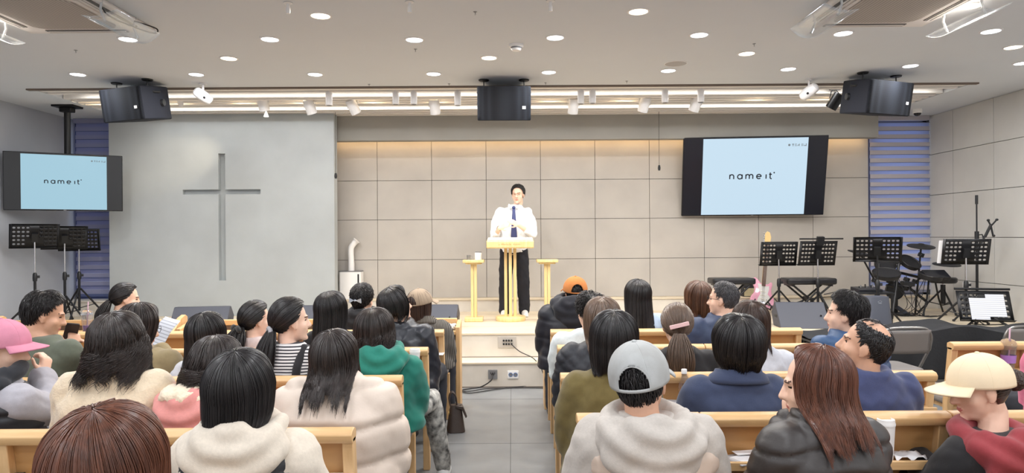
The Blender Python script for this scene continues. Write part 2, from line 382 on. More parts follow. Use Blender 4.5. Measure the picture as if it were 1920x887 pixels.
# ---------------------------------------------------------------- ceiling downlights
DW = mat('downlight_warm', (255, 240, 220), emit=(255, 236, 208), estr=8)
DC = mat('downlight_cool', (245, 250, 255), emit=(240, 247, 255), estr=8)
def downlight(p, warm, label, group, r=.069):
    o = empty('downlight', p); tag(o, label, 'ceiling light', group)
    MB().lathe([(r, 0), (r + .012, 0), (r + .012, -.004), (r, -.008), (r - .004, -.004)], 28, caps=False).build('rim', WHITEM, o)
    MB().lathe([(.001, -.0045), (r, -.0045), (r, 0.001)], 28).build('diffuser', DW if warm else DC, o)
    lamp('downlight_lamp', 'AREA', (0, 0, -.012), LAMP_W, LAMP_WARM if warm else LAMP_COOL, o, r * 2)
DL = [(601, 29, 1, 'warm ceiling downlight high up, left of the middle hanging speaker'), (506, 73, 0, 'cool downlight left of the nearest warm one, above the cross wall'),
 (777, 74, 0, 'cool downlight above left of the middle hanging speaker, over the small black hook'), (1041, 70, 0, 'cool downlight just right of the smoke detector'),
 (1197, 21, 1, 'warm downlight nearest the camera on the right half of the ceiling'), (1311, 65, 0, 'cool downlight between the smoke detector and the right air conditioner'),
 (1581, 62, 0, 'cool downlight below the left deflector of the right air conditioner'), (1858, 58, 0, 'cool downlight beside the right deflector of the right air conditioner'),
 (1819, 11, 1, 'warm downlight seen through the right deflector of the right air conditioner'), (1900, 88, 1, 'warm downlight at the far right edge'),
 (429, 109, 1, 'warm downlight above the gap between the left hanging speaker and the cross'), (917, 108, 1, 'warm downlight straight above the middle hanging speaker'),
 (1400, 100, 1, 'warm downlight over the wall screen on the right'), (146, 139, 0, 'cool downlight left of the left hanging speaker, in the row nearest the stage'),
 (368, 139, 0, 'cool downlight above the white projector by the left hanging speaker'), (591, 139, 0, 'cool downlight in the stage-side row, above the right end of the cross wall'),
 (813, 138, 0, 'cool downlight in the stage-side row, just left of the middle hanging speaker'), (1029, 135, 0, 'cool downlight in the stage-side row, just right of the middle hanging speaker'),
 (1253, 132, 0, 'cool downlight beside the round ceiling speaker grille'), (1478, 129, 0, 'cool downlight above the white projector by the right hanging speaker'),
 (1707, 123, 0, 'cool downlight over the right hanging speaker'), (240, 73, 0, 'cool downlight seen through the right deflector of the left air conditioner'),
 (5, 35, 1, 'warm downlight at the left edge beside the left air conditioner'), (1917, 118, 0, 'cool downlight cut by the right edge')]
for px, py, warm, lab in DL: downlight(at_z(px, py, CZ), warm, lab, 'downlights in the ceiling')
for y in (3.3, 2.1, .9, -.3, -1.5):
    for x in (-4.2, -1.9, .36, 2.67, 4.9):
        downlight((x, y, CZ), 0, 'cool downlight over the rear seats', 'downlights over the rear seats')

ORD = ('first', 'second', 'third', 'fourth', 'fifth', 'sixth', 'seventh', 'eighth', 'ninth', 'tenth')
for k, px in enumerate((182, 328, 452, 563, 697, 820, 1033, 1173, 1420, 1547)):
    x = at(px, 188, 8.05).x; o = empty('recessed_lamp', (x, 8.045, CZ + .12)); tag(o, 'warm lamp glowing between the slats, %s from the left' % ORD[k], 'ceiling light', 'warm lamps between the slats')
    MB().lathe([(.05, .01), (.056, .01), (.056, -.006), (.05, -.006)], 24, caps=False).build('rim', WHITEM, o); MB().lathe([(.001, 0), (.05, 0), (.05, .006), (.001, .006)], 24).build('diffuser', DW, o)
    lamp('recessed_lamp_light', 'AREA', (0, 0, -.008), 1.0, (1.0, .78, .48), o, .09)

# ---------------------------------------------------------------- benches
CUSH = mat('grey_upholstery', (142, 134, 128), 0.85, noise=.12, nscale=40, bump=.15, bscale=300)
PIN = mat('dark_hole', (60, 45, 30), 0.8)
def bench(x0, x1, y, label, legs=True):
    w = x1 - x0; o = empty('pew_bench', ((x0 + x1) / 2, y, 0)); tag(o, label, 'bench', 'wooden benches')
    for s in (-1, 1):
        m = MB(); X = s * (w / 2 - .021)
        prof = [(-.022, 0), (.03, 0), (.022, .4), (-.035, .765), (-.082, .765), (-.03, .4)]
        m.prism(prof, .042, Matrix(((0, 0, 1, X - .021), (1, 0, 0, 0), (0, 1, 0, 0), (0, 0, 0, 1))))
        m.build('post', WOODV, o, bevel=.004)
        m = MB(); m.box((X, .38, .19), (.04, .045, .38)); m.build('leg', WOODV, o, bevel=.004)
    m = MB(); pr = [(-.10 + .0, .762), (-.088, .748), (-.04, .748), (-.026, .765), (-.03, .79), (-.055, .8), (-.088, .794), (-.102, .78)]
    m.prism([(a, b) for a, b in pr], w, Matrix(((0, 0, 1, -w / 2), (1, 0, 0, 0), (0, 1, 0, 0), (0, 0, 0, 1))))
    m.build('top_rail', WOOD, o, bevel=.003)
    m = MB(); m.prism([(.018, .36), (.032, .36), (-.034, .755), (-.048, .755)], w - .086, Matrix(((0, 0, 1, -w / 2 + .043), (1, 0, 0, 0), (0, 1, 0, 0), (0, 0, 0, 1))))
    for s in (-1, 1):
        for z in (.70, .655): m.ell((s * (w / 2 - .075), -.034 + (.755 - z) * .15, z), (.006, .006, .006), 8, 6, 1)
    m.build('back_panel', [WOODP, PIN], o)
    m = MB(); m.box((0, -.085, .612), (w - .09, .15, .018)); m.box((0, -.158, .618), (w - .09, .016, .034)); m.build('shelf', WOOD, o, bevel=.003)
    m = MB(); m.box((0, .2, .355), (w - .09, .36, .035)); m.build('seat_frame', WOOD, o, bevel=.003)
    m = MB(); m.box((0, .225, .402), (w - .02, .43, .062)); m.build('seat', CUSH, o, bevel=.024, segs=3)
    return o
rowsR = [(2.76, [(.25, .735, 'single seat beside the aisle under the man in the grey cap'), (.74, 1.715, 'double bench with a tangerine and a white cup on its shelf'), (1.72, 2.3, 'bench at the lower right in front of the woman in the cream cap')]),
         (3.56, [(.242, 1.19, 'aisle bench with a dark red notebook and a water bottle on its shelf'), (1.195, 2.155, 'bench behind the back of the bald man in the navy sweater')]),
         (4.46, [(.286, 1.23, 'aisle bench right behind the curly-haired person in the pale shirt'), (1.235, 2.19, 'bench behind the man in the blue puffer, under the grey-topped woman')]),
         (5.2, [(.284, 1.23, 'frontmost aisle bench on the right, behind the man in the orange cap'), (1.235, 2.17, 'frontmost right-hand bench whose end shows before the floor monitor')]),
         (4.48, [(2.83, 3.34, 'bench behind the cream-capped woman, beside the grey folding chair'), (3.345, 4.3, 'bench at the right edge beyond the purple drink')]),
         (1.93, [(.25, .735, 'bench carrying the man in the grey cap'), (.74, 1.715, 'bench carrying the woman in the black puffer')]), (2.27, [(1.72, 2.4, 'bench carrying the woman in the cream cap')])]
rowsL = [(2.58, [(-1.075, -.587, 'aisle bench behind the woman in the hooded vest, its end by the beige puffer'), (-1.9, -1.08, 'bench behind the woman in the cream fleece, with a slot in its top'), (-2.95, -1.905, 'bench at the lower left edge behind the man in the pink cap')]),
         (3.53, [(-1.5, -.56, 'aisle bench between the beige puffer and the green hoodie'), (-2.2, -1.505, 'bench in front of the curly-haired person in pink'), (-2.95, -2.205, 'bench behind the man in the green shirt')]),
         (4.41, [(-1.5, -.538, 'aisle bench with a tall white cup on its shelf, behind the leather jacket'), (-2.2, -1.505, 'bench behind the two women with tied-back hair'), (-2.97, -2.205, 'bench before the man in green, with a white cup on its shelf'), (-3.95, -3.0, 'bench at the left edge beyond the pink cap')]),
         (5.24, [(-1.5, -.52, 'frontmost aisle bench on the left, behind the herringbone coat'), (-2.2, -1.505, 'frontmost bench beneath the left floor monitor'), (-2.95, -2.205, 'frontmost bench by the desk divider'), (-3.95, -2.97, 'frontmost bench under the ponytailed person in black')]),
         (1.8, [(-1.075, -.587, 'bench carrying the woman in the hooded vest')]),
         (.98, [(-.98, -.48, 'bench carrying the nearest brown-haired person')])]
for rows in (rowsR, rowsL):
    for y, us in rows:
        for x0, x1, lab in us: bench(x0, x1, y, 'wooden ' + lab)
# desks in front of the first rows
DKIN = mat('desk_inside_shaded', (94, 74, 58), 0.6, noise=.15, nscale=4, stretch=(10, 10, 1))  # shadow inside the desks put into a dark brown wood colour
def desk(x0, x1, y, label, curl=False):
    w = x1 - x0; o = empty('front_desk', ((x0 + x1) / 2, y, 0)); tag(o, label, 'desk', 'desks before the first rows')
    for s in (-1, 1):
        m = MB()
        pr = [(-.2, 0), (.06, 0), (.06, .80), (.02, .82), (-.06, .80), (-.14, .74), (-.2, .70)] if curl else [(-.16, 0), (.06, 0), (.06, .76), (-.16, .72)]
        m.prism(pr, .04, Matrix(((0, 0, 1, s * (w / 2 - .02) - .02), (1, 0, 0, 0), (0, 1, 0, 0), (0, 0, 0, 1)))); m.build('end_panel', WOODV, o, bevel=.006)
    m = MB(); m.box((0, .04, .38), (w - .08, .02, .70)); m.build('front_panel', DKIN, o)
    m = MB(); m.box((0, .04, .75), (w - .08, .035, .05)); m.build('top_rail', WOOD, o, bevel=.008)
    m = MB(); m.box((0, -.07, .675), (w - .08, .2, .02)); m.box((0, -.172, .672), (w - .08, .02, .035)); m.build('shelf', WOOD, o, bevel=.004)
desk(.27, 2.2, 6.06, 'pale wooden desk rail before the front row on the right of the aisle')
desk(-2.2, -.455, 6.06, 'pale wooden desk rail left of the aisle, its open end by the steps')
desk(-2.91, -2.205, 6.06, 'pale wooden desk rail below the left floor monitor')
desk(-4.6, -2.93, 6.1, 'pale wooden desk rail with a curved end panel, holding a purple iced drink', True)

# folding chairs
CHG = mat('chair_grey', (120, 116, 114), 0.45); CHM = mat('chair_tube', (128, 126, 124), 0.35, metal=.6)
def fold_chair(x, y, label, rz=0):
    o = empty('folding_chair', (x, y, 0), rz); tag(o, label, 'chair', 'grey folding chairs')
    for s in (-1, 1):
        MB().tube([(s * .2, .42, .0), (s * .2, .1, .42), (s * .2, -.04, .62), (s * .19, -.05, .68)], .011, 8).build('front_leg', CHM, o)
        MB().tube([(s * .17, -.22, 0), (s * .17, .1, .41)], .011, 8).build('rear_leg', CHM, o)
    p = [(-.2, -.03, .6), (-.2, -.055, .70), (-.17, -.062, .755), (-.1, -.066, .775), (.1, -.066, .775), (.17, -.062, .755), (.2, -.055, .70), (.2, -.03, .6)]
    MB().tube(bez(p, 5), .012, 8).build('back_frame', CHM, o)
    rows = []
    for i in range(7):
        z = .58 + .18 * i / 6; rows.append([Vector((-.19 + .38 * j / 12, -.035 - .03 * i / 6 - .03 * (1 - ((j - 6) / 6) ** 2), z)) for j in range(13)])
    MB().grid(rows).build('backrest', CHG, o, solid=.012)
    MB().prism(rrect(.38, .38, .06), .03, Matrix.Translation((0, .17, .42))).build('seat', CHG, o, bevel=.01)
fold_chair(3.02, 5.3, 'grey metal folding chair before the black draped table, behind the bald man', .06)
fold_chair(4.02, 5.35, 'grey folding chair cut by the right edge, behind the purple drink')

# ---------------------------------------------------------------- lectern and side stands
p = at_z(957.5, 601, .5); LX, LY = p.x, p.y
o = empty('lectern', (LX, LY, .5)); tag(o, 'round-based pine lectern the speaker stands behind', 'lectern')
MB().lathe([(.001, 0), (.172, 0), (.178, .01), (.178, .045), (.172, .055), (.001, .055)], 48).build('base', LECT, o)
for k, x in enumerate((-.055, 0, .055)):
    MB().box((x, (0, -.04, 0)[k], .465), (.036, .03, .83)).build('post', LECT, o, bevel=.004)
MB().box((0, .05, .465), (.03, .03, .83)).build('post', LECT, o, bevel=.004)
m = MB(); m.prism([(-.2, .86), (.2, .93), (.2, .98), (-.2, .955), (-.215, .945), (-.215, .87)], .55, Matrix(((0, 0, 1, -.275), (1, 0, 0, 0), (0, 1, 0, 0), (0, 0, 0, 1))))
dk = m.build('desk_top', LECT, o, bevel=.01)
m = MB(); m.prism([(-.2, .957), (.2, .982), (.2, .990), (-.2, .965)], .53, Matrix(((0, 0, 1, -.265), (1, 0, 0, 0), (0, 1, 0, 0), (0, 0, 0, 1)))); m.build('top_sheet', mat('lectern_top', (250, 238, 214), .35), dk)
# faint carved row of characters on the front edge
m = MB(); rr = random.Random(3); x = -.13
for ch in range(13):
    if ch in (1, 8): x += .016; 
    for q in range(4):
        if rr.random() < .5: m.box((x + rr.uniform(-.005, .005), -.2155, .908 + rr.uniform(-.008, .008)), (.011, .002, .0022))
        else: m.box((x + rr.uniform(-.005, .005), -.2155, .908 + rr.uniform(-.005, .005)), (.0022, .002, .013))
    x += .0175
m.build('carved_lettering', mat('carving', (206, 164, 100), .6), dk, smooth=False)
for cx, lab in ((889, 'slim pine side table left of the lectern, with a white canister on it'), (1026.5, 'slim pine side table right of the lectern, empty')):
    p = at_z(cx, 602, .5); o = empty('side_table', (p.x, p.y, .5)); tag(o, lab, 'side table', 'pine side tables by the lectern')
    MB().box((0, 0, .025), (.215, .2, .05)).build('base', LECT, o, bevel=.008)
    for s in (-1, 1): MB().box((s * .019, 0, .37), (.034, .05, .66)).build('post', LECT, o, bevel=.004)
    m = MB(); m.box((0, 0, .71), (.25, .2, .035)); m.box((0, 0, .685), (.19, .15, .02)); m.build('top', LECT, o, bevel=.006)
    if cx < 900:
        c = empty('canister', (p.x + .055, p.y, 1.2275)); tag(c, 'small white canister with a dark lid on the left side table', 'canister')
        MB().lathe([(.001, 0), (.04, 0), (.042, .006), (.042, .08), (.038, .085), (.001, .085)], 24).build('body', WHITE, c)
        MB().lathe([(.039, .085), (.04, .092), (.03, .097), (.001, .097)], 24).build('lid', GREYP, c)
        c = empty('glass', (p.x - .06, p.y, 1.2275)); tag(c, 'little steel tumbler beside the white canister', 'cup')
        MB().lathe([(.001, 0), (.02, 0), (.024, .055), (.022, .055), (.018, .004)], 20).build('body', STEEL, c)
        MB().tube([(.02, 0, .045), (.04, 0, .045), (.04, 0, .015), (.02, 0, .015)], .003, 6).build('handle', STEEL, c)

# humidifier
p = at(659, 561, 9.2); o = empty('humidifier', (p.x, 9.2, .672)); tag(o, 'white floor humidifier with a bent nozzle pipe by the stage wall', 'humidifier')
MB().prism(rrect(.3, .19, .03), .37).build('body', WHITE, o, bevel=.008)
MB().prism(rrect(.3, .19, .03), .012, Matrix.Translation((0, 0, .37))).build('lid', GREYP, o)
MB().box((.115, -.096, .28), (.02, .006, .12)).build('level_gauge', BLACK, o)
pp = bez([(0, 0, .38), (0, 0, .5), (-.005, 0, .62), (0, 0, .69), (.03, 0, .74), (.075, 0, .79)], 6)
MB().tube(pp, [.042] * 6 + [.04] * (len(pp) - 8) + [.046, .052], 20).build('nozzle', WHITE, o)

# ---------------------------------------------------------------- televisions
BEZ = mat('tv_black', (14, 14, 18), 0.25); SCRB = mat('screen_dark', (16, 17, 26), 0.15)
INK = mat('slide_ink', (22, 30, 44), 0.6)
def arc(cx, cz, r, a0, a1, n=14): return [(cx + r * math.cos(R(a0 + (a1 - a0) * i / n)), cz + r * math.sin(R(a0 + (a1 - a0) * i / n))) for i in range(n + 1)]
def strokes():                          # the slide's wording, x-height 1, as centre lines
    r = .42; L = []; x = 0
    L += [[(x, 0), (x, 1)], [(x, .55)] + arc(x + r, .55, r, 180, 0)[0:] + [(x + 2 * r, 0)]]; x += 2 * r + .80
    L += [arc(x + .5, .5, .48, 0, 360, 24), [(x + .98, 1), (x + .98, 0)]]; x += .98 + .80
    q = .37
    L += [[(x, 0), (x, 1)], arc(x + q, .6, q, 180, 0) + [(x + 2 * q, 0)], arc(x + 3 * q, .6, q, 180, 0) + [(x + 4 * q, 0)]]; x += 4 * q + .80
    L += [[(x + .02, .5), (x + .94, .5)] + arc(x + .48, .5, .47, 0, 315, 24)]; x += .96 + 1.05
    L += [[(x, 0), (x, .95)]]; x += .85
    L += [[(x, 1.35), (x, .25)] + arc(x + .27, .27, .27, 180, 290, 8), [(x - .24, .95), (x + .36, .95)]]; x += .7
    L += [arc(x + .12, 1.3, .05, 0, 360, 8)]
    return L, x + .1
def flat_stroke(m, pts, hw, y):
    pts = [Vector((a, 0, b)) for a, b in pts]; A = []; B = []
    for i, p in enumerate(pts):
        t = (pts[min(i + 1, len(pts) - 1)] - pts[max(i - 1, 0)]).normalized(); nn = Vector((-t.z, 0, t.x))
        A.append(Vector((p.x, y, p.z)) + nn * hw); B.append(Vector((p.x, y, p.z)) - nn * hw)
    m.grid([A, B])
def tv(name, loc, w, yaw, tilt, label, scr, dark, estr):
    h = w * 9 / 16; o = empty(name, loc, rot=(tilt, 0, yaw)); tag(o, label, 'television')
    MB().box((0, .03, 0), (w + .02, .045, h + .02)).build('casing', BEZ, o, bevel=.006)
    MB().box((0, .0045, 0), (w, .006, h)).build('bezel', dark, o, smooth=False)
    s = MB(); hw = w * .3655; s.add([(-hw, -.001, -h / 2 + .006), (hw, -.001, -h / 2 + .006), (hw, -.001, h / 2 - .012), (-hw, -.001, h / 2 - .012)], [(0, 1, 2, 3)])
    sc = s.build('screen', scr, o, smooth=False, solid=.0015)
    L, W = strokes(); u = w * .31 / W; m = MB()
    for st in L: flat_stroke(m, [(-w * .17 + a * u, -h * .03 + b * u) for a, b in st], .125 * u, -.0035)
    m.build('slide_lettering', INK, sc, smooth=False)
    m = MB(); x = w * .235; u *= .72
    m.prism([(a * u * .38, b * u * .38) for a, b in arc(0, 0, .9, 0, 340, 12)], .0005, Matrix(((1, 0, 0, x), (0, 0, 1, -.0035), (0, 1, 0, h * .395), (0, 0, 0, 1))))
    rr = random.Random(5)
    for k in range(5):
        x += u * .95
        for q in range(4):
            if q % 2: m.box((x + rr.uniform(-.25, .25) * u, -.0032, h * .395 + rr.uniform(-.3, .3) * u), (.6 * u, .0006, .1 * u))
            else: m.box((x + rr.uniform(-.25, .25) * u, -.0032, h * .395), (.1 * u, .0006, .75 * u))
    m.build('slide_caption', mat('slide_grey', (120, 132, 142), .6), sc, smooth=False)
    MB().box((0, -.002, -h / 2 - .004), (.03, .004, .006)).build('maker_badge', STEEL, o)
    return o
SCR1 = mat('screen_cyan', (20, 24, 28), 0.3, emit=(166, 208, 226), estr=.88); SCR2 = mat('screen_white', (20, 24, 28), 0.3, emit=(205, 230, 247), estr=.93)
DK1 = mat('screen_black', (30, 31, 34), 0.3); DK2 = mat('screen_navy', (18, 19, 30), 0.25)
p = at(121.5, 341.5, 8.05); T1 = tv('television', p, 1.165, R(29), R(2), 'smaller television hung from a ceiling pole at the left wall', SCR1, DK1, 1)
m = MB(); pt = Vector(p); up = Vector((pt.x, pt.y + .16, 0)); ti = T1
mp = empty('television_mount', (pt.x + .0 + .09 * math.sin(-R(29)), pt.y + .12, CZ)); tag(mp, 'black ceiling pole that holds the left television', 'tv mount')
MB().cyl((0, 0, -.02), (0, 0, pt.z - CZ - .1), .035, n=16).build('pole', BLACKM, mp)
MB().box((0, 0, -.012), (.26, .2, .024)).build('ceiling_plate', BLACKM, mp, bevel=.004)
MB().box((0, 0, -.05), (.14, .1, .06)).build('collar', BLACKM, mp, bevel=.01)
MB().box((0, -.02, pt.z - CZ), (.3, .05, .26), rot=(0, 0, R(29))).build('bracket', BLACKM, mp)
p = at(1413.5, 331, 9.02); T2 = tv('television', p, 1.83, R(-5), R(12), 'large television on the panelled stage wall on the right, tilted down', SCR2, DK2, 1)
mp = empty('wall_bracket', (p.x, YB - .01, p.z)); tag(mp, 'wall bracket behind the large television', 'tv mount')
MB().box((0, 0, 0), (.5, .02, .3)).build('plate', BLACKM, mp)
for s in (-1, 1): MB().box((s * .18, -.045, -.05), (.04, .08, .2)).build('arm', BLACKM, mp)

# ---------------------------------------------------------------- hanging loudspeakers
GRL = bpy.data.materials.new('speaker_grille'); GRL.use_nodes = True
n_ = GRL.node_tree.nodes; l_ = GRL.node_tree.links; b_ = n_['Principled BSDF']
b_.inputs['Roughness'].default_value = .75; b_.inputs['Specular IOR Level'].default_value = .2
v_ = n_.new('ShaderNodeTexVoronoi'); v_.inputs['Scale'].default_value = 95; v_.inputs['Randomness'].default_value = 0; t_ = n_.new('ShaderNodeTexCoord'); l_.new(t_.outputs['Object'], v_.inputs['Vector'])
r_ = n_.new('ShaderNodeValToRGB'); r_.color_ramp.elements[0].position = .35; r_.color_ramp.elements[0].color = (.0015, .0015, .003, 1); r_.color_ramp.elements[1].position = .5; r_.color_ramp.elements[1].color = (.012, .014, .019, 1)
l_.new(v_.outputs['Distance'], r_.inputs[0]); l_.new(r_.outputs[0], b_.inputs['Base Color'])
CAB = mat('cabinet_black', (34, 36, 44), .75, spec=.25, bump=.1, bscale=250); CABL = mat('cabinet_charcoal', (70, 72, 82), .55)
def hanging(px, py, Y, w, h, yaw, tilt, label):
    p = at(px, py, Y); o = empty('loudspeaker', p, rot=(tilt, 0, yaw)); tag(o, label, 'speaker', 'loudspeakers hung from the ceiling')
    m = MB(); pl = [(-w / 2, -.15), (w / 2, -.15), (w * .48, .06), (w * .33, .27), (-w * .33, .27), (-w * .48, .06)]
    m.prism(pl, h, Matrix.Translation((0, 0, -h / 2))); cb = m.build('cabinet', CAB, o, bevel=.012)
    rows = []
    for i in range(9):
        z = -h / 2 + .008 + (h - .016) * i / 8
        rows.append([Vector((-w / 2 + .006 + (w - .012) * j / 14, -.152 - .03 * (1 - ((j - 7) / 7) ** 2), z)) for j in range(15)])
    b = [Vector((v.x, -.148, v.z)) for v in rows[0]]; c = [Vector((v.x, -.148, v.z)) for v in rows[-1]]
    m = MB(); m.grid([b] + rows + [c]); m.build('grille', GRL, o, solid=.003)
    MB().box((w * .37, -.168, -h * .12), (.034, .004, .028), rot=(0, 0, .1)).build('badge', WHITE, o)
    for s in (-1, 1):
        m = MB(); m.tube([(s * w * .44, .1, h * .34), (s * (w * .44 + .03), .08, h * .32), (s * (w * .44 + .03), .02, h * .32), (s * w * .46, .0, h * .34)], .012, 8); m.build('handle', BLACK, o)
        m = MB(); m.cyl((s * w * .40, .1, 0), (s * (w * .40 + .05), .12, 0), .04, .034); m.build('port', BLACK, o)
    inv = (Euler((tilt, 0, yaw)).to_matrix()).inverted()
    for s in (-1, 1):
        t = Vector((s * w * .38, .0, h / 2)); wt = Euler((tilt, 0, yaw)).to_matrix() @ t
        dz = CZ - p.z - wt.z
        lo = t + inv @ Vector((0, 0, dz))
        m = MB(); m.cyl(t, lo, .006, n=8); 
        m.build('hanger', BLACKM, o)
        m = MB(); m.cyl(lo - inv @ Vector((0, 0, .012)), lo, .05, .055, 20); m.build('ceiling_cup', BLACKM, o)
hanging(252, 196, 6.95, .57, .33, R(-22), R(10), 'black loudspeaker hung from the ceiling over the cross wall side')
hanging(945, 194, 7.0, .54, .34, R(1), R(11), 'black loudspeaker hung from the ceiling in the middle over the speaker')
hanging(1645, 184, 6.86, .59, .33, R(21), R(10), 'black loudspeaker hung from the ceiling over the drum side')

# ---------------------------------------------------------------- things on the stage
HOLEP = mat('stand_black', (24, 24, 27), .4, metal=.2)
def desk_plate(w, h):
    """a perforated music-stand plate in XZ, centre at the origin, real holes"""
    m = MB(); nx, nz = 10, 5; cw, ch = (w - .05) / nx, (h - .05) / nz; x0, z0 = -w / 2 + .025, -h / 2 + .03; no = 10
    def V(x, z): return (x, 0, z)
    for i in range(nx):
        for k in range(nz):
            a, b = x0 + i * cw, z0 + k * ch; c = (a + cw / 2, b + ch / 2)
            solid = i in (4, 5) or (i in (3, 6) and k < 2)
            if solid: m.add([V(a, b), V(a + cw, b), V(a + cw, b + ch), V(a, b + ch)], [(0, 1, 2, 3)]); continue
            o = len(m.v); r = .0128
            inn = [V(c[0] + r * 1.15 * math.cos(2 * PI * q / no + .0001), c[1] + r * .85 * math.sin(2 * PI * q / no)) for q in range(no)]
            out = []
            for q in range(no):
                an = 2 * PI * q / no; dx, dz = math.cos(an), math.sin(an); t = min(cw / 2 / max(abs(dx), 1e-6), ch / 2 / max(abs(dz), 1e-6)); out.append(V(c[0] + dx * t, c[1] + dz * t))
            m.add(inn + out, [(q, (q + 1) % no, no + (q + 1) % no, no + q) for q in range(no)])
            co = [(a, b), (a + cw, b), (a + cw, b + ch), (a, b + ch)]
            for cx_, cz_ in co:
                best = sorted(range(no), key=lambda q: (out[q][0] - cx_) ** 2 + (out[q][2] - cz_) ** 2)[:2]; m.add([out[best[0]], V(cx_, cz_), out[best[1]]], [(0, 1, 2)])
    x1, z1 = x0 + nx * cw, z0 + nz * ch
    for a, b, c, d in ((-w / 2, -h / 2, x0, h / 2), (x1, -h / 2, w / 2, h / 2), (x0, -h / 2, x1, z0), (x0, z1, x1, h / 2)): m.add([V(a, b), V(c, b), V(c, d), V(a, d)], [(0, 1, 2, 3)])
    return m
def tripod(o, z_hub, spread, mtl, up=True, n=3, a0=.5, r=.011, foot=True):
    for k in range(n):
        an = a0 + 2 * PI * k / n; d = Vector((math.cos(an), math.sin(an), 0))
        lg = MB().tube([Vector((0, 0, z_hub)) + d * .015, d * spread + Vector((0, 0, .012))], r, 8).build('leg', mtl, o)
        if foot: MB().ell(d * spread + Vector((0, 0, .014)), (.017, .017, .014), 10, 6).build('rubber_foot', BLACK, lg)
        MB().tube([Vector((0, 0, z_hub * .35)), d * spread * .55 + Vector((0, 0, z_hub * .46))], .006, 6).build('brace', mtl, o)
def music_stand(px, py, Y, zf, w, label, tilt=22, yaw=0, h=.30, hub=.32, a0=.5, bar=False, dx=0, chrome=True, base=True):
    p = at(px, py, Y); o = empty('music_stand', (p.x, Y, zf), R(yaw)); tag(o, label, 'music stand', 'black perforated music stands'); H = p.z - zf
    MB().cyl((0, 0, .1), (0, 0, H * .55), .0145, n=12).build('lower_tube', HOLEP, o)
    MB().cyl((0, 0, H * .5), (0, 0, H - .04), .009, n=12).build('upper_tube', CHROME if chrome else HOLEP, o)
    m = MB(); m.lathe([(.001, -.05), (.021, -.05), (.024, -.02), (.022, .03), (.012, .05), (.001, .05)], 14, (0, 0, H * .55)); m.box((.032, 0, H * .55), (.03, .012, .03)); m.build('clamp_knob', BLACK, o)
    tripod(o, hub, .3, HOLEP, a0=a0)
    Mx = Matrix.Translation((dx, 0, H)) @ Euler((R(tilt), 0, 0)).to_matrix().to_4x4()
    d = desk_plate(w, h); d.v = [tuple(Mx @ Vector(v)) for v in d.v]; pl = d.build('desk_plate', HOLEP, o, solid=.003, merge=True)
    MB().box((0, .025, -h / 2 + .002), (w, .055, .004), M=Mx).build('lip', HOLEP, pl)
    MB().box((0, -.02, -.01), (.06, .03, .1), M=Mx).build('hinge', BLACK, pl)
    if bar:
        MB().cyl(Mx @ Vector((-.25, -.03, h / 2 + .035)), Mx @ Vector((.27, -.03, h / 2 + .035)), .009, n=10).build('light_bar', HOLEP, o); MB().box((0, -.03, h / 2 + .01), (.08, .04, .1), M=Mx).build('bar_clamp', BLACK, o)
    return o
music_stand(65, 443, 7.85, .5, .48, 'black perforated music stand, leftmost by the side wall under the television', yaw=38, a0=.9)
music_stand(121, 446, 8.22, .5, .48, 'black perforated music stand between two others at the left wall', yaw=34, a0=1.3)
music_stand(148, 450, 8.62, .5, .46, 'black perforated music stand before the left blind, all three legs showing', yaw=26, a0=.3, hub=.38)
music_stand(1460, 476, 8.25, .5, .44, 'black perforated music stand beside the pink guitar', tilt=14, yaw=-2, a0=.2)
music_stand(1533, 475, 8.1, .5, .45, 'black perforated music stand with a bar clamped along its top', tilt=14, yaw=2, bar=True, a0=.7)
music_stand(1645, 468, 7.35, .5, .47, 'black perforated music stand in front of the drum kit', tilt=26, yaw=-24, h=.3, chrome=False)
music_stand(1811, 472, 7.4, .5, .46, 'black perforated music stand before the right side wall, a sheet on it', tilt=16, yaw=-14, h=.29)
o = music_stand(1846, 574, 6.98, .5, .48, 'low black music stand carrying two white sheets of notes', tilt=24, yaw=164, h=.33, hub=.18)
H = at(1846, 574, 6.98).z - .5; Mx = Matrix.Translation((0, 0, H)) @ Euler((R(24), 0, 0)).to_matrix().to_4x4()
MB().cyl(Mx @ Vector((-.25, .0, .185)), Mx @ Vector((.25, .0, .185)), .012, n=10).build('light_bar', HOLEP, o)
PAPER = mat('paper', (242, 242, 244), .7)
NOTE = stripes('music_paper', (214, 217, 226), (168, 172, 182), 50, 'Z', .7, .72)
for k, (x, dz, lab) in enumerate(((.05, -.035, 'sheet of notes, the lower left one on the low music stand'), (-.10, .005, 'sheet of notes, the upper right one on the low music stand'))):
    s = empty('music_sheet', (at(1846, 574, 6.98).x, 6.98, .5), R(164)); tag(s, lab, 'sheet music', 'sheets on the low stand')
    MB().box((x, .004 + .002 * k, dz), (.165, .0012, .24), M=Mx).build('page', NOTE, s, smooth=False)
p = at(1769, 473, 7.46); s = empty('music_sheet', p, rot=(R(16), 0, R(-14))); tag(s, 'white sheet seen edge-on at the left of the rightmost upright music stand', 'sheet music'); MB().box((0, .012, 0), (.1, .0015, .26)).build('page', PAPER, s, smooth=False)

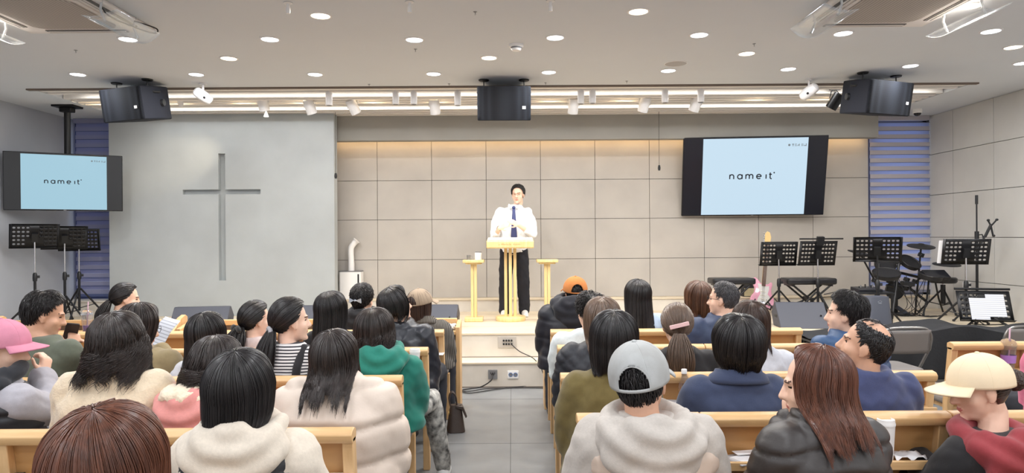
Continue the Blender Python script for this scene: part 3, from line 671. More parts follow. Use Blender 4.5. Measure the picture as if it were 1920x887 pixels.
# keyboard benches
def xbench(px, py, Y, w, label):
    p = at(px, py, Y); o = empty('keyboard_bench', (p.x, Y, .5)); tag(o, label, 'bench', 'black keyboard benches'); H = p.z - .5
    m = MB(); m.prism(rrect(w, .3, .05), .075, Matrix.Translation((0, 0, H - .075))); m.build('seat', mat('black_leatherette', (30, 30, 34), .35), o, bevel=.02, segs=3)
    for y in (-.11, .11):
        for s in (-1, 1): MB().tube([(s * w * .38, y, H - .08), (-s * w * .36, y + .012 * s, .015)], .0125, 8).build('leg', HOLEP, o)
    for s in (-1, 1):
        MB().tube([(s * w * .36, -.16, .015), (s * w * .36, .16, .015)], .0125, 8).build('foot_bar', HOLEP, o); MB().box((s * w * .38, 0, H - .085), (.03, .26, .02)).build('seat_bracket', HOLEP, o)
    MB().cyl((0, -.13, H * .47), (0, .13, H * .47), .02, n=12).build('hinge', BLACK, o)
xbench(1371, 521, 8.45, .53, 'black cushioned keyboard bench left of the pink guitar'); xbench(1515, 521, 8.3, .60, 'black cushioned keyboard bench behind the stand with the bar')

# amplifier, guitar
p = at(1403, 548, 9.2); o = empty('guitar_amplifier', (p.x, 9.2, .672)); tag(o, 'small guitar amplifier with a gold grille by the pink guitar', 'amplifier')
MB().box((0, 0, .075), (.17, .12, .15)).build('cabinet', BLACK, o, bevel=.008); MB().box((0, -.061, .062), (.15, .006, .105)).build('grille_cloth', mat('amp_grille', (186, 176, 140), .6, noise=.3, nscale=120), o)
for k in range(4): MB().cyl((-.05 + k * .033, -.02, .15), (-.05 + k * .033, -.02, .168), .009, n=10).build('knob', BLACK, o)
MB().tube([(-.05, .01, .15), (-.05, .01, .175), (.05, .01, .175), (.05, .01, .15)], .006, 6).build('handle', BLACK, o)
PINK = mat('guitar_pink', (246, 176, 202), .22, coat=.6)
p = at(1427, 580, 8.72); o = empty('electric_guitar', (p.x, 8.72, p.z + .0), rot=(R(-14), R(9), R(-4))); tag(o, 'pink electric guitar leaning on a small stand', 'guitar')
out = [(-.02, 0), (-.1, .02), (-.145, .08), (-.14, .15), (-.105, .21), (-.105, .27), (-.135, .33), (-.135, .38), (-.11, .40), (-.07, .375), (-.035, .335), (.03, .33), (.06, .335), (.085, .36), (.105, .36), (.115, .33), (.105, .27), (.115, .21), (.145, .15), (.145, .08), (.10, .02), (.04, 0)]
cv = [(v.x, v.y) for v in bez([(a, b, 0) for a, b in out] + [(out[0][0], out[0][1], 0)], 4)[:-1]]
Mg = Matrix(((1, 0, 0, 0), (0, 0, 1, -.02), (0, 1, 0, 0), (0, 0, 0, 1)))
MB().prism(cv[::-1], .042, Mg).build('body', PINK, o, bevel=.008)
pg = [(-.075, .07), (-.02, .045), (.05, .06), (.095, .10), (.09, .17), (.06, .2), (.075, .27), (.07, .31), (.03, .3), (-.03, .32), (-.075, .33), (-.06, .26), (-.03, .2), (-.06, .13)]
MB().prism(pg[::-1], .003, Matrix(((1, 0, 0, 0), (0, 0, 1, -.0245), (0, 1, 0, 0), (0, 0, 0, 1)))).build('pickguard', WHITE, o)
for k, z in enumerate((.13, .18, .23)): MB().box((0, -.027, z), (.07, .01, .016), rot=(0, R(10 if k == 0 else 0), 0)).build('pickup', mat('pickup_cream', (240, 236, 226), .4), o, bevel=.003)
MB().box((0, -.027, .085), (.065, .012, .03)).build('bridge', CHROME, o, bevel=.002)
for k in range(3): MB().cyl((.062 + .012 * (k == 2), -.026, .12 - k * .028), (.062 + .012 * (k == 2), -.042, .12 - k * .028), .010, n=12).build('knob', WHITE, o)
MB().box((0, -.03, .58), (.046, .014, .56)).build('fretboard', mat('rosewood', (92, 66, 52), .5), o, bevel=.003)
MB().box((0, -.018, .58), (.044, .016, .56)).build('neck', mat('maple', (228, 194, 128), .4), o, bevel=.005)
hd = [(-.024, .86), (.024, .86), (.045, .9), (.05, .96), (.03, 1.02), (-.005, 1.035), (-.03, 1.0), (-.03, .93)]
MB().prism(hd[::-1], .015, Matrix(((1, 0, 0, 0), (0, 0, 1, -.026), (0, 1, 0, 0), (0, 0, 0, 1)))).build('headstock', mat('maple', (0, 0, 0)), o, bevel=.003)
for k in range(6): MB().cyl((-.032, -.02, .885 + k * .022), (-.052, -.02, .885 + k * .022), .006, n=8).build('tuner', CHROME, o)
for k in range(6): MB().cyl((-.015 + k * .006, -.036, .09), (-.013 + k * .005, -.038, .87), .0007, n=5).build('string', CHROME, o)
p2 = Vector((p.x, 8.70, .5)); o = empty('guitar_stand', p2); tag(o, 'black folding stand under the pink guitar', 'stand')
for s in (-1, 1):
    MB().tube([(s * .14, -.12, .012), (s * .06, .06, .2), (s * .04, .1, .36)], .009, 8).build('leg', HOLEP, o); MB().tube([(s * .06, -.0, .07), (s * .075, -.10, .055), (s * .075, -.12, .09)], .009, 8).build('cradle_arm', BLACK, o)
MB().tube([(-.06, .06, .2), (.06, .06, .2)], .008, 8).build('cross_bar', HOLEP, o)
MB().tube([(0, .28, .012), (0, .1, .36)], .009, 8).build('rear_leg', HOLEP, o)

# floor monitors
def wedge(px0, px1, pyb, Y, h, label, yaw=0, m=CABL):
    a, b = at(px0, pyb, Y), at(px1, pyb, Y); w = b.x - a.x; o = empty('floor_monitor', ((a.x + b.x) / 2, Y, .5), R(yaw)); tag(o, label, 'speaker', 'wedge monitors on the stage')
    pr = [(-.16, 0), (.14, 0), (.22, h * .55), (.1, h), (.06, h)]
    mm = MB(); mm.prism(pr, w, Matrix(((0, 0, 1, -w / 2), (1, 0, 0, 0), (0, 1, 0, 0), (0, 0, 0, 1)))); mm.build('cabinet', m, o, bevel=.008)
    g = MB(); n = Vector((0, h * .45, .12)).normalized(); g.add([Vector((-w / 2 + .02, .215, h * .56)) + n * .004, Vector((w / 2 - .02, .215, h * .56)) + n * .004, Vector((w / 2 - .02, .105, h * .98)) + n * .004, Vector((-w / 2 + .02, .105, h * .98)) + n * .004], [(0, 1, 2, 3)]); g.build('grille', GRL, o, solid=.004)
    for s in (-1, 1): MB().box((s * (w / 2 + .001), .03, h * .45), (.006, .1, .03)).build('handle', BLACK, o, bevel=.003)
    MB().cyl((w * .36, -.052, h * .5), (w * .36, -.068, h * .5), .008, n=10).build('latch', BLACK, o)
    return o
wedge(326, 427, 612, 7.45, .25, 'grey wedge monitor on the stage in front of the cross wall', 8)
wedge(545, 632, 606, 7.6, .24, 'grey wedge monitor half hidden behind the long-haired woman in black'); wedge(762, 858, 606, 7.5, .25, 'grey wedge monitor beside the open desk end', -3)
wedge(1458, 1547, 608, 7.4, .26, 'grey wedge monitor in front of the keyboard bench on the right', -6); wedge(1034, 1105, 606, 7.6, .24, 'grey wedge monitor mostly hidden behind the man in the orange cap')

# tapered column, console
p = at(1645, 604, 7.2); o = empty('floor_loudspeaker', (p.x, 7.25, .5)); tag(o, 'tapered dark grey floor loudspeaker below the drum-side music stand', 'speaker')
mm = MB(); rws = []
for i in range(9):
    u = i / 8; hw, dp = .155 - .035 * u, .12 - .02 * u; rws.append([Vector((hw * math.copysign(abs(math.cos(a)) ** .5, math.cos(a)), dp * math.copysign(abs(math.sin(a)) ** .5, math.sin(a)), .34 * u)) for a in np.linspace(0, 2 * PI, 36, endpoint=False)])
mm.grid(rws, wrap=True); mm.f.append(tuple(range(36))[::-1]); mm.m.append(0); mm.f.append(tuple(range(8 * 36, 9 * 36))); mm.m.append(0)
mm.build('cabinet', mat('loudspeaker_grey', (84, 88, 100), .5), o)
mm = MB(); mm.tube([(-.0 + .02 * math.cos(a), -.105, .29 + .008 * math.sin(a)) for a in np.linspace(0, 2 * PI, 17)], .0016, 5); mm.box((.0, -.106, .272), (.035, .003, .003)); mm.build('emblem', mat('emblem_grey', (170, 174, 184), .4), o)
p = at(1634, 549, 7.55); o = empty('mixer_table', (p.x, 7.62, .5)); tag(o, 'small black table with a mixing console behind the grey floor loudspeaker', 'table'); H = p.z - .5
MB().box((0, 0, H), (.42, .3, .018)).build('table_top', BLACK, o, bevel=.003)
for sx in (-1, 1):
    for sy in (-1, 1): MB().cyl((sx * .19, sy * .13, 0), (sx * .19, sy * .13, H), .01, n=8).build('leg', HOLEP, o)
c = empty('mixing_console', (p.x - .03, 7.6, p.z + .01)); tag(c, 'little mixing console on the small black table', 'mixer'); MB().box((0, 0, .02), (.26, .2, .04), rot=(R(6), 0, 0)).build('case', BLACKS, c, bevel=.004)
for k in range(7): MB().cyl((-.1 + k * .033, -.04 + .03 * (k % 2), .045), (-.1 + k * .033, -.04 + .03 * (k % 2), .062 + .012 * (k % 3)), .007, n=8).build('knob', GREYP if k % 2 else BLACK, c)

# drum kit
DR = at(1700, 600, 8.3); o = empty('electronic_drum_kit', (DR.x, 8.3, .5)); tag(o, 'black electronic drum kit in front of the right-hand blind', 'drum kit')
def L(px, py, Y): return at(px, py, Y) - Vector((DR.x, 8.3, .5))
PADM = mat('drum_pad', (30, 30, 33), .6); RIM = mat('drum_rim', (18, 18, 20), .35)
def padd(px, py, Y, r, rot, nm='drum_pad', h=.045, cym=False):
    c = L(px, py, Y); Mx = Matrix.Translation(c) @ Euler(tuple(R(q) for q in rot)).to_matrix().to_4x4(); m = MB()
    if cym: m.lathe([(.001, .03), (.03, .028), (.045, .014), (r * .7, .006), (r, -.004), (r, -.012), (r * .6, -.006), (.001, .0)], 36, M=Mx)
    else: m.lathe([(.001, -h), (r * .92, -h), (r, -h * .6), (r, .004), (r * .96, .008), (r * .93, .001), (.001, .001)], 32, M=Mx)
    q = m.build(nm, PADM, o)
    if not cym: MB().tube([Mx @ Vector((r * math.cos(a), r * math.sin(a), .006)) for a in np.linspace(0, 2 * PI, 33)], .006, 6).build('rim', RIM, q)
padd(1727, 461, 8.4, .155, (12, 0, 0), 'cymbal', cym=True); padd(1614, 474, 8.4, .15, (10, 12, 0), 'cymbal', cym=True); padd(1775, 495, 8.2, .15, (8, 0, 0), 'cymbal', cym=True)
padd(1707, 491, 8.35, .125, (38, 8, 10)); padd(1660, 496, 8.4, .12, (38, -6, 0)); padd(1662, 512, 8.1, .15, (20, -6, 0)); padd(1678, 545, 8.5, .11, (88, 0, 0)); padd(1745, 516, 8.1, .13, (14, 6, 0))
c = L(1745, 516, 8.1); MB().box(c + Vector((.06, .0, .0)), (.26, .17, .05), rot=(R(28), 0, R(-6))).build('sound_module', BLACKS, o, bevel=.006)
rack = [((1614, 478, 8.4), (1640, 526, 8.4), (1648, 560, 8.4)), ((1686, 486, 8.3), (1680, 540, 8.2), (1672, 596, 7.95)), ((1727, 463, 8.4), (1722, 520, 8.4), (1716, 588, 8.5)), ((1648, 495, 8.3), (1642, 560, 8.2), (1638, 590, 8.0)), ((1640, 512, 8.4), (1690, 512, 8.4), (1740, 524, 8.4)), ((1662, 535, 8.3), (1705, 540, 8.3), (1738, 566, 8.3)), ((1742, 520, 8.3), (1738, 560, 8.3), (1732, 586, 8.2)), ((1752, 520, 8.3), (1760, 560, 8.4), (1768, 584, 8.6)), ((1700, 545, 8.3), (1722, 524, 8.3), (1748, 512, 8.3))]
for k, pts in enumerate(rack):
    q = [L(*t) for t in pts]
    if k not in (4, 5, 8): q.append(Vector((q[-1].x, q[-1].y, .012)))
    MB().tube(q, .017 if k in (1, 3, 4, 5) else .011, 8).build('rack_tube', HOLEP, o)
for px, py, Y in ((1727, 478, 8.4), (1684, 492, 8.3), (1640, 526, 8.4), (1700, 524, 8.35), (1694, 540, 8.3), (1668, 528, 8.3), (1716, 528, 8.35)):
    MB().box(L(px, py, Y), (.05, .06, .05), rot=(.2, .3, .2)).build('clamp', BLACK, o, bevel=.008)
MB().box(L(1702, 532, 8.25), (.14, .08, .05), rot=(.1, .1, 0)).build('junction_box', BLACKS, o, bevel=.006)
m = MB(); c = L(1678, 548, 8.55); c.z = 0; m.box(c + Vector((0, 0, .2)), (.05, .05, .4)); m.box(c + Vector((0, -.12, .012)), (.16, .34, .02)); m.box(c + Vector((0, -.14, .06)), (.08, .26, .012), rot=(R(16), 0, 0)); m.build('kick_pedal', BLACK, o, bevel=.004)
rr = random.Random(9)
for k in range(9):
    a = L(rr.uniform(1655, 1750), rr.uniform(505, 530), 8.25); b = L(rr.uniform(1650, 1760), 580, 8.3); b.z = .008; mid = (a + b) / 2 + Vector((rr.uniform(-.15, .15), rr.uniform(-.1, .05), -.12))
    MB().tube(bez([a, mid, b, b + Vector((rr.uniform(-.3, .3), -.05, 0))], 8), .004, 5).build('cable', BLACK, o)
p = at(1768, 520, 8.55); o = empty('drum_stool', (p.x, 8.55, .5)); tag(o, 'black drum stool with a thick post behind the drum kit', 'stool'); H = p.z - .5
MB().lathe([(.001, -.07), (.14, -.07), (.155, -.05), (.155, -.015), (.14, 0), (.001, .004)], 30, (0, 0, H)).build('seat', mat('black_leatherette', (0, 0, 0)), o); MB().cyl((0, 0, .2), (0, 0, H - .06), .016, n=12).build('post', CHROME, o); MB().cyl((0, 0, .12), (0, 0, .36), .028, n=12).build('post_sleeve', BLACK, o); tripod(o, .3, .26, HOLEP)
# microphone stand and tablet clamp
p = at(1831, 368, 7.75); o = empty('microphone_stand', (p.x, 7.75, .5)); tag(o, 'tall black microphone stand with a tablet clamp by the right wall', 'stand'); H = p.z - .5
MB().cyl((0, 0, .02), (0, 0, H * .68), .014, n=12).build('lower_tube', HOLEP, o); MB().cyl((0, 0, H * .6), (0, 0, H), .008, n=10).build('upper_tube', HOLEP, o)
MB().cyl((0, 0, H - .09), (0, 0, H + .012), .015, n=12).build('grip', BLACK, o); m = MB(); m.cyl((0, 0, H * .66), (0, 0, H * .72), .022, n=12); m.tube([(.02, 0, H * .69), (.06, 0, H * .695), (.07, -.01, H * .66)], .007, 8); m.build('clamp_knob', BLACK, o); tripod(o, .25, .26, HOLEP, a0=1.0)
tb = lambda px, py, Y=7.7: at(px, py, Y) - Vector((p.x, 7.75, .5))
m = MB(); m.tube([tb(1833, 470), tb(1843, 450), tb(1850, 436), tb(1858, 420)], .012, 8); m.build('tablet_arm', BLACK, o)
m = MB(); m.tube([tb(1858, 424), tb(1853, 414)], .009, 8); m.tube([tb(1858, 424), tb(1868, 413)], .009, 8); m.tube([tb(1858, 424), tb(1848, 444)], .010, 8); m.tube([tb(1858, 424), tb(1862, 442)], .010, 8)
for q in ((1853, 413), (1869, 412), (1846, 444), (1863, 442)): m.ell(tb(*q), (.016, .018, .014), 10, 6)
m.build('tablet_clamp', BLACK, o)
# black cloth over a low trestle
CLO = mat('black_cloth', (30, 31, 35), .75, noise=.15, nscale=20, bump=.2, bscale=40)
def drape(x0, x1, y0, y1, zt, zb, label, seed, dip=.0, tall=()):
    nx, rows = 70, []; rr = np.random.default_rng(seed)
    def top(x): return zt + .018 * math.sin(x * 3.1 + seed) + sum(hh * math.exp(-((x - xc) / ww) ** 2) for xc, hh, ww in tall)
    for side, ny in (('b', 5), ('t', 12), ('f', 14)):
        for i in range(ny):
            row = []
            for j in range(nx):
                x = x0 + (x1 - x0) * j / (nx - 1); z = top(x); w_ = .03 * math.sin(x * 9 + seed) + .018 * math.sin(x * 23 + 1)
                if side == 't': row.append(Vector((x, y1 + (y0 - y1) * i / ny, z - .03 * math.sin(PI * i / ny) + .008 * math.sin(x * 17 + i))))
                elif side == 'f': u = i / (ny - 1); row.append(Vector((x, y0 - .02 * math.sin(u * PI / 2) + w_ * u, z + (zb + .02 * math.sin(x * 6) - z) * u)))
                else: u = 1 - i / ny; row.append(Vector((x, y1 + .02 + .01 * w_, z + (zb - z) * u)))
            rows.append(row)
    o = empty('draped_table', (0, 0, 0)); tag(o, label, 'table', 'black draped low tables'); MB().grid(rows).build('cloth', CLO, o, angle=80, solid=.004)
    for x in (x0 + .08, x1 - .08):
        for y in (y0 + .06, y1 - .06): MB().cyl((x, y, 0), (x, y, zt - .045), .016, n=10).build('leg', HOLEP, o)
    MB().box(((x0 + x1) / 2, (y0 + y1) / 2, zt - .05), (x1 - x0 - .06, y1 - y0 - .06, .02)).build('board', BLACK, o)
drape(3.15, 5.5, 6.1, 6.68, .60, .22, 'long low table under black cloth along the right of the stage front', 2, tall=((4.05, .05, .25), (5.2, .06, .3)))
drape(2.72, 3.12, 6.12, 6.6, .56, .34, 'short black draped box at the left end of the long draped table', 5)

# ---------------------------------------------------------------- sockets and cables at the step
p = at(924, 702, 6.775); o = empty('floor_socket', (p.x, 6.774, p.z)); tag(o, 'grey metal socket plate on the lower step', 'socket'); MB().box((0, 0, 0), (.092, .008, .092)).build('plate', STEEL, o, bevel=.002); MB().cyl((0, 0, .0), (0, -.03, .005), .014, n=12).build('plug', BLACK, o)
for k in range(3): MB().box((-.02 + k * .02, -.005, .012), (.006, .004, .02)).build('slot', BLACK, o)
p = at(962, 702.5, 6.775); o = empty('wall_socket', (p.x, 6.774, p.z)); tag(o, 'white double power socket on the lower step', 'socket'); MB().box((0, 0, 0), (.108, .008, .078)).build('plate', WHITE, o, bevel=.003)
for s in (-1, 1): MB().tube([(s * .024 + .018 * math.cos(a), -.005, .018 * math.sin(a)) for a in np.linspace(0, 2 * PI, 21)], .004, 6).build('outlet', mat('socket_blue', (96, 120, 160), .5), o); MB().cyl((s * .024, -.004, 0), (s * .024, -.007, 0), .014, n=14).build('outlet_face', GREYP, o)
p = at(951, 642, 7.06); o = empty('jack_panel', (p.x, 7.066, p.z)); tag(o, 'steel jack panel with eight round sockets on the upper step', 'socket'); MB().box((0, 0, 0), (.19, .006, .115)).build('plate', mat('brushed_plate', (196, 190, 182), .45, metal=.3), o, bevel=.002)
for i in range(4):
    for j in range(2): MB().cyl((-.036 + i * .027, -.003, .018 - j * .036), (-.036 + i * .027, -.012, .018 - j * .036), .0105, n=12).build('jack', BLACK, o)
CAB_ = mat('cable_black', (40, 38, 38), .6)
def cable(pts, r, label, nm='cable'): tag(MB().tube(bez(pts, 8), r, 6).build(nm, CAB_), label, 'cable', 'cables by the steps')
a = at(958, 645, 7.05)
cable([a, a + Vector((.09, -.05, -.07)), at(1000, 672, 6.86), at(1014, 690, 6.74), at(1022, 704, 6.7), Vector((.42, 6.68, .1)), Vector((.46, 6.6, .008)), Vector((.7, 6.55, .008))], .005, 'black cable running from the jack panel down to the right')
b = at(924, 703, 6.745)
cable([b, b + Vector((-.02, -.04, -.05)), at_z(900, 726, .01), at_z(868, 731, .01), at_z(880, 737, .01), at_z(930, 730, .01), at_z(960, 726, .01), at_z(1010, 723.5, .01), at_z(1040, 723, .01)], .006, 'black cable from the grey socket across the aisle floor')
cable([at_z(866, 734, .008), at_z(885, 733, .008), at_z(910, 729, .008), at_z(950, 727.5, .008), at_z(990, 727, .008), at_z(1030, 728, .008)], .005, 'thinner black cable lying along the foot of the step')
for k, (pts, lab) in enumerate((([(1452, 560), (1466, 572), (1490, 568), (1520, 560), (1560, 556)], 'black cable looping on the ledge behind the music stand with the bar'), ([(1545, 552), (1580, 546), (1600, 552), (1630, 556)], 'black cable on the ledge near the small console'), ([(1665, 572), (1700, 566), (1740, 574), (1775, 570)], 'black cable trailing behind the drum kit'))):
    tag(MB().tube(bez([at(x, y, 9.08) if k < 2 else at_z(x, y + 20, .51) for x, y in pts], 8), .006, 6).build('cable', CAB_), lab, 'cable', 'cables on the stage')

# ---------------------------------------------------------------- things on shelves
CUPW = mat('paper_cup', (240, 238, 236), .5)
def papercup(px, py, Y, z, h, label, logo=False):
    p = at(px, py, Y); o = empty('takeaway_cup', (p.x, Y, z)); tag(o, label, 'cup', 'white takeaway cups'); r = .033
    MB().lathe([(.001, 0), (r * .74, 0), (r * .76, .004), (r, h - .012), (.001, h - .012)], 28).build('cup_body', CUPW, o); MB().lathe([(r * 1.04, h - .014), (r * 1.06, h - .006), (r * 1.0, h - .002), (r * .97, h + .01), (r * .85, h + .012), (r * .82, h + .006), (.001, h + .006)], 28).build('lid', WHITE, o)
    if logo:
        m = MB(); m.ell((.0, -r * .9, h * .5), (.008, .003, .007), 10, 6); m.box((0, -r * .885, h * .4), (.022, .002, .004)); m.build('printed_logo', BLACK, o)
papercup(778, 690, 4.3, .622, .165, 'tall white takeaway cup with a small black logo, on the left aisle bench shelf', True)
papercup(1661, 830, 2.65, .622, .15, 'white takeaway cup on the shelf beside the black quilted puffer'); papercup(145, 655, 4.28, .622, .13, 'white takeaway cup beside the man in the green T-shirt')
DRK = mat('drink_purple', (150, 96, 190), .15, trans=.35); CLR = mat('clear_plastic', (240, 240, 244), .05, trans=.95); SLV = mat('sleeve_purple', (176, 128, 206), .5)
def icecup(px, Y, z, label, full):
    p = at(px, 600, Y); o = empty('iced_drink', (p.x, Y, z)); tag(o, label, 'cup', 'purple iced drinks'); h = .155
    MB().lathe([(.001, 0), (.032, 0), (.047, h), (.045, h), (.03, .003), (.001, .003)], 28).build('cup_body', CLR, o)
    MB().lathe([(.001, .004), (.0295, .004), (.029 + .1 * h * full, h * full), (.001, h * full)], 28).build('drink', DRK if full > .3 else mat('drink_tan', (204, 176, 150), .2, trans=.3), o)
    if full <= .3: MB().lathe([(.0385, .045), (.0435, .095), (.0445, .095), (.0395, .045)], 28, caps=False).build('sleeve', SLV, o)
    MB().lathe([(.049, h - .002), (.049, h + .004), (.045, h + .02), (.034, h + .036), (.012, h + .044), (.001, h + .045)], 28).build('dome_lid', CLR, o)
    MB().cyl((0, 0, .02), (.012, 0, h + .11), .0045, n=8).build('straw', mat('straw_pink', (226, 190, 208), .4), o)
icecup(163, 6.0, .686, 'purple iced drink in a clear cup on the desk rail at the left', .38); icecup(1890, 4.40, .622, 'clear cup with a purple sleeve and straw at the right edge', .22)
p = at(1283, 730, 3.47); o = empty('water_bottle', (p.x, 3.47, .622)); tag(o, 'clear plastic water bottle beside the navy coat', 'bottle')
m = MB(); m.lathe([(.001, 0), (.026, 0), (.029, .008)] + [(.029 - .0022 * (k % 2), .015 + k * .011) for k in range(10)] + [(.028, .135), (.02, .16), (.0125, .17), (.0125, .178), (.001, .178)], 28); m.build('bottle_body', CLR, o); MB().lathe([(.001, .176), (.0145, .176), (.0145, .195), (.013, .198), (.001, .198)], 20).build('cap', WHITE, o)
ORG = mat('tangerine_peel', (246, 150, 32), .45, bump=.15, bscale=200)
def tangerine(px, py, Y, r, label):
    p = at(px, py, Y); o = tag(MB().lathe([(r * math.sin(PI * i / 14), r * .86 * -math.cos(PI * i / 14) - (.12 * r if i == 14 else 0)) for i in range(15)], 24).build('tangerine', ORG), label, 'tangerine', 'tangerines'); o.location = (p.x, Y, .622 + r * .86); MB().cyl((0, 0, r * .74), (0, 0, r * .8), .003, n=6).build('stem', mat('stem_green', (110, 120, 60), .7), o)
tangerine(1421, 847, 2.66, .025, 'small orange tangerine on the shelf by the black puffer'); tangerine(789, 698, 4.32, .022, 'small tangerine beside the tall white cup with the logo'); tangerine(156, 662, 4.3, .024, 'small tangerine beside the white cup near the green T-shirt')
def flat(nm, px, py, Y, d, m, label, cat, rz=0, z=.622, lift=0, parts=(), group=None):
    p = at(px, py, Y); o = empty(nm, (p.x, Y, z + lift), R(rz)); tag(o, label, cat, group); MB().box((0, 0, d[2] / 2), d).build(parts[0] if parts else 'cover', m, o, bevel=min(d[2] * .3, .002)); return o
o = flat('notebook', 1070, 764, 3.475, (.1, .13, .016), mat('book_plum', (110, 44, 70), .5), 'dark red notebook at the aisle end of a right-hand shelf', 'notebook', 6); MB().box((.003, -.002, .008), (.098, .128, .011)).build('pages', PAPER, o)
o = flat('phone_case', 1262, 770, 3.47, (.07, .12, .03), WHITE, 'white case lying beside the water bottle', 'case', -12); MB().box((0, 0, .031), (.05, .09, .003)).build('panel', mat('pale_grey', (206, 210, 216), .4), o)
o = flat('booklet', 1395, 860, 2.665, (.13, .12, .006), mat('booklet_grey', (188, 186, 188), .6), 'grey booklet on the shelf left of the tangerine', 'booklet', 24); MB().box((0, -.01, .008), (.1, .07, .008), rot=(0, 0, .1)).build('pages', PAPER, o)
flat('paper_sheet', 1404, 853, 2.70, (.12, .05, .0015), PAPER, 'small white paper slip partly over the grey booklet', 'paper', 10, lift=.018, parts=('page',))
o = flat('smartphone', 8, 876, 2.48, (.075, .14, .009), BLACKS, 'dark phone at the bottom left corner', 'phone', 10); MB().box((0, 0, .0095), (.068, .128, .001)).build('screen', mat('phone_screen', (60, 70, 80), .15), o)
flat('paper_sheet', 84, 880, 2.49, (.14, .10, .0015), mat('kraft_paper', (214, 190, 152), .7), 'brown paper napkin at the lower left', 'paper', 12, parts=('page',))
flat('paper_sheet', 620, 882, 2.49, (.16, .11, .0015), PAPER, 'white sheet on the aisle shelf behind the oatmeal hoodie', 'paper', 4, parts=('page',))
flat('paper_sheet', 816, 664, 5.13, (.13, .12, .0015), PAPER, 'white papers on the frontmost left aisle bench shelf', 'paper', 0, parts=('page',))
o = flat('card_reader', 812, 660, 5.14, (.07, .05, .04), BLACKS, 'small black gadget on the papers of the frontmost left aisle shelf', 'gadget', 10, lift=.0016); MB().box((0, -.01, .041), (.05, .02, .003)).build('button_row', GREYP, o)
rr = random.Random(4); p = at(845, 630, 6.0); m = MB()
for k in range(14): m.tube(bez([(rr.uniform(-.05, .05), rr.uniform(-.05, .05), rr.uniform(.005, .05)) for _ in range(5)], 5), .006, 6)
o = m.build('plastic_bag', mat('bag_white', (226, 228, 226), .4)); o.location = (p.x, 5.99, .688); tag(o, 'crumpled white plastic bag on the open desk end', 'bag')
p = at(1700, 846, 2.66); m = MB(); m.grid([[Vector((-.06 + .02 * i, -.04 + .02 * j, .004 + .02 * abs(math.sin(i * 2.1 + j * 1.3)))) for j in range(5)] for i in range(7)]); o = m.build('tissue', PAPER, solid=.002); o.location = (p.x, 2.66, .622); tag(o, 'crumpled white tissue right of the white cup on the near shelf', 'tissue')
# paper and phone in the hands
p = at(303, 624, 4.12); o = empty('paper_sheet', p, rot=(R(-38), R(8), R(-30))); tag(o, 'white sheet held up by the person with glasses at the left', 'paper'); MB().grid([[Vector((-.075 + .0215 * i, .006 * math.sin(j), -.1 + .029 * j)) for j in range(8)] for i in range(8)]).build('page', NOTE, o, solid=.0012)
p = at(133, 624, 4.02); o = empty('smartphone', p, rot=(R(-50), R(10), R(35))); tag(o, 'dark phone held by the man in the green T-shirt', 'phone'); MB().prism(rrect(.07, .145, .01), .009).build('case', BLACKS, o, bevel=.002); MB().prism(rrect(.063, .135, .007), .001, Matrix.Translation((0, 0, .009))).build('screen', mat('phone_screen', (0, 0, 0)), o)
# handbag in the aisle
BAG = mat('bag_leather', (74, 62, 56), .45, noise=.15, nscale=20, bump=.1, bscale=80)
p = at_z(851, 812, 0); o = empty('handbag', (p.x + .01, p.y + .06, 0), R(8)); tag(o, 'brown leather handbag standing on the aisle floor', 'handbag')
m = MB(); rws = []
for i in range(9):
    u = i / 8; hw, hd = .072 - .03 * u, .075 - .045 * u; rws.append([Vector((hw * math.copysign(abs(math.cos(a)) ** .6, math.cos(a)), hd * math.copysign(abs(math.sin(a)) ** .6, math.sin(a)), .20 * u + .003)) for a in np.linspace(0, 2 * PI, 32, endpoint=False)])
m.grid(rws, wrap=True); m.f.append(tuple(range(32))[::-1]); m.m.append(0); m.f.append(tuple(range(8 * 32, 9 * 32))); m.m.append(0); m.build('body', BAG, o)
MB().prism([(.0, .205), (.055, .195), (.085, .12), (.075, .105), (.045, .17), (-.005, .19)], .10, Matrix(((1, 0, 0, 0), (0, 0, 1, -.05), (0, 1, 0, 0), (0, 0, 0, 1)))).build('flap', BAG, o, bevel=.003)
for y in (-.02, .02): MB().tube(bez([(-.035, y, .17), (-.05, y, .25), (-.03, y, .30), (.0, y, .27), (.01, y, .19)], 6), .006, 8).build('handle', BAG, o)
MB().tube([(-.055 + .0, -.04 + .014 * math.cos(a), .15 + .014 * math.sin(a)) for a in np.linspace(0, 2 * PI, 17)], .003, 6).build('ring', mat('brass', (206, 176, 110), .3, metal=1), o)

# ---------------------------------------------------------------- fittings under the ceiling
def spot(px, py, Y, label, rx=0, rz=0, m=WHITEM, L_=.17, r=.06, top=CZ + .03):
    p = at(px, py, Y); o = empty('track_spotlight', (p.x, Y, p.z)); tag(o, label, 'spotlight', 'track spotlights'); Mx = Euler((R(rx), R(rz), 0)).to_matrix().to_4x4()
    MB().lathe([(.001, L_ / 2), (r * .9, L_ / 2), (r, L_ / 2 - .01), (r, -L_ / 2), (r * .9, -L_ / 2), (r * .88, -L_ / 2 + .02), (.001, -L_ / 2 + .02)], 28, M=Mx).build('head', m, o)
    MB().tube([Mx @ Vector((-r - .008, 0, 0)), Mx @ Vector((-r - .008, 0, .03)) + Vector((0, 0, .05)), Vector((0, 0, L_ / 2 + .05)), Mx @ Vector((r + .008, 0, .03)) + Vector((0, 0, .05)), Mx @ Vector((r + .008, 0, 0))], .005, 6).build('yoke', m, o)
    MB().cyl((0, 0, L_ / 2 + .045), (0, 0, top - p.z), .02, n=14).build('stem', m, o); MB().box((0, 0, top - p.z + .012), (.12, .03, .03)).build('track_adapter', m, o)
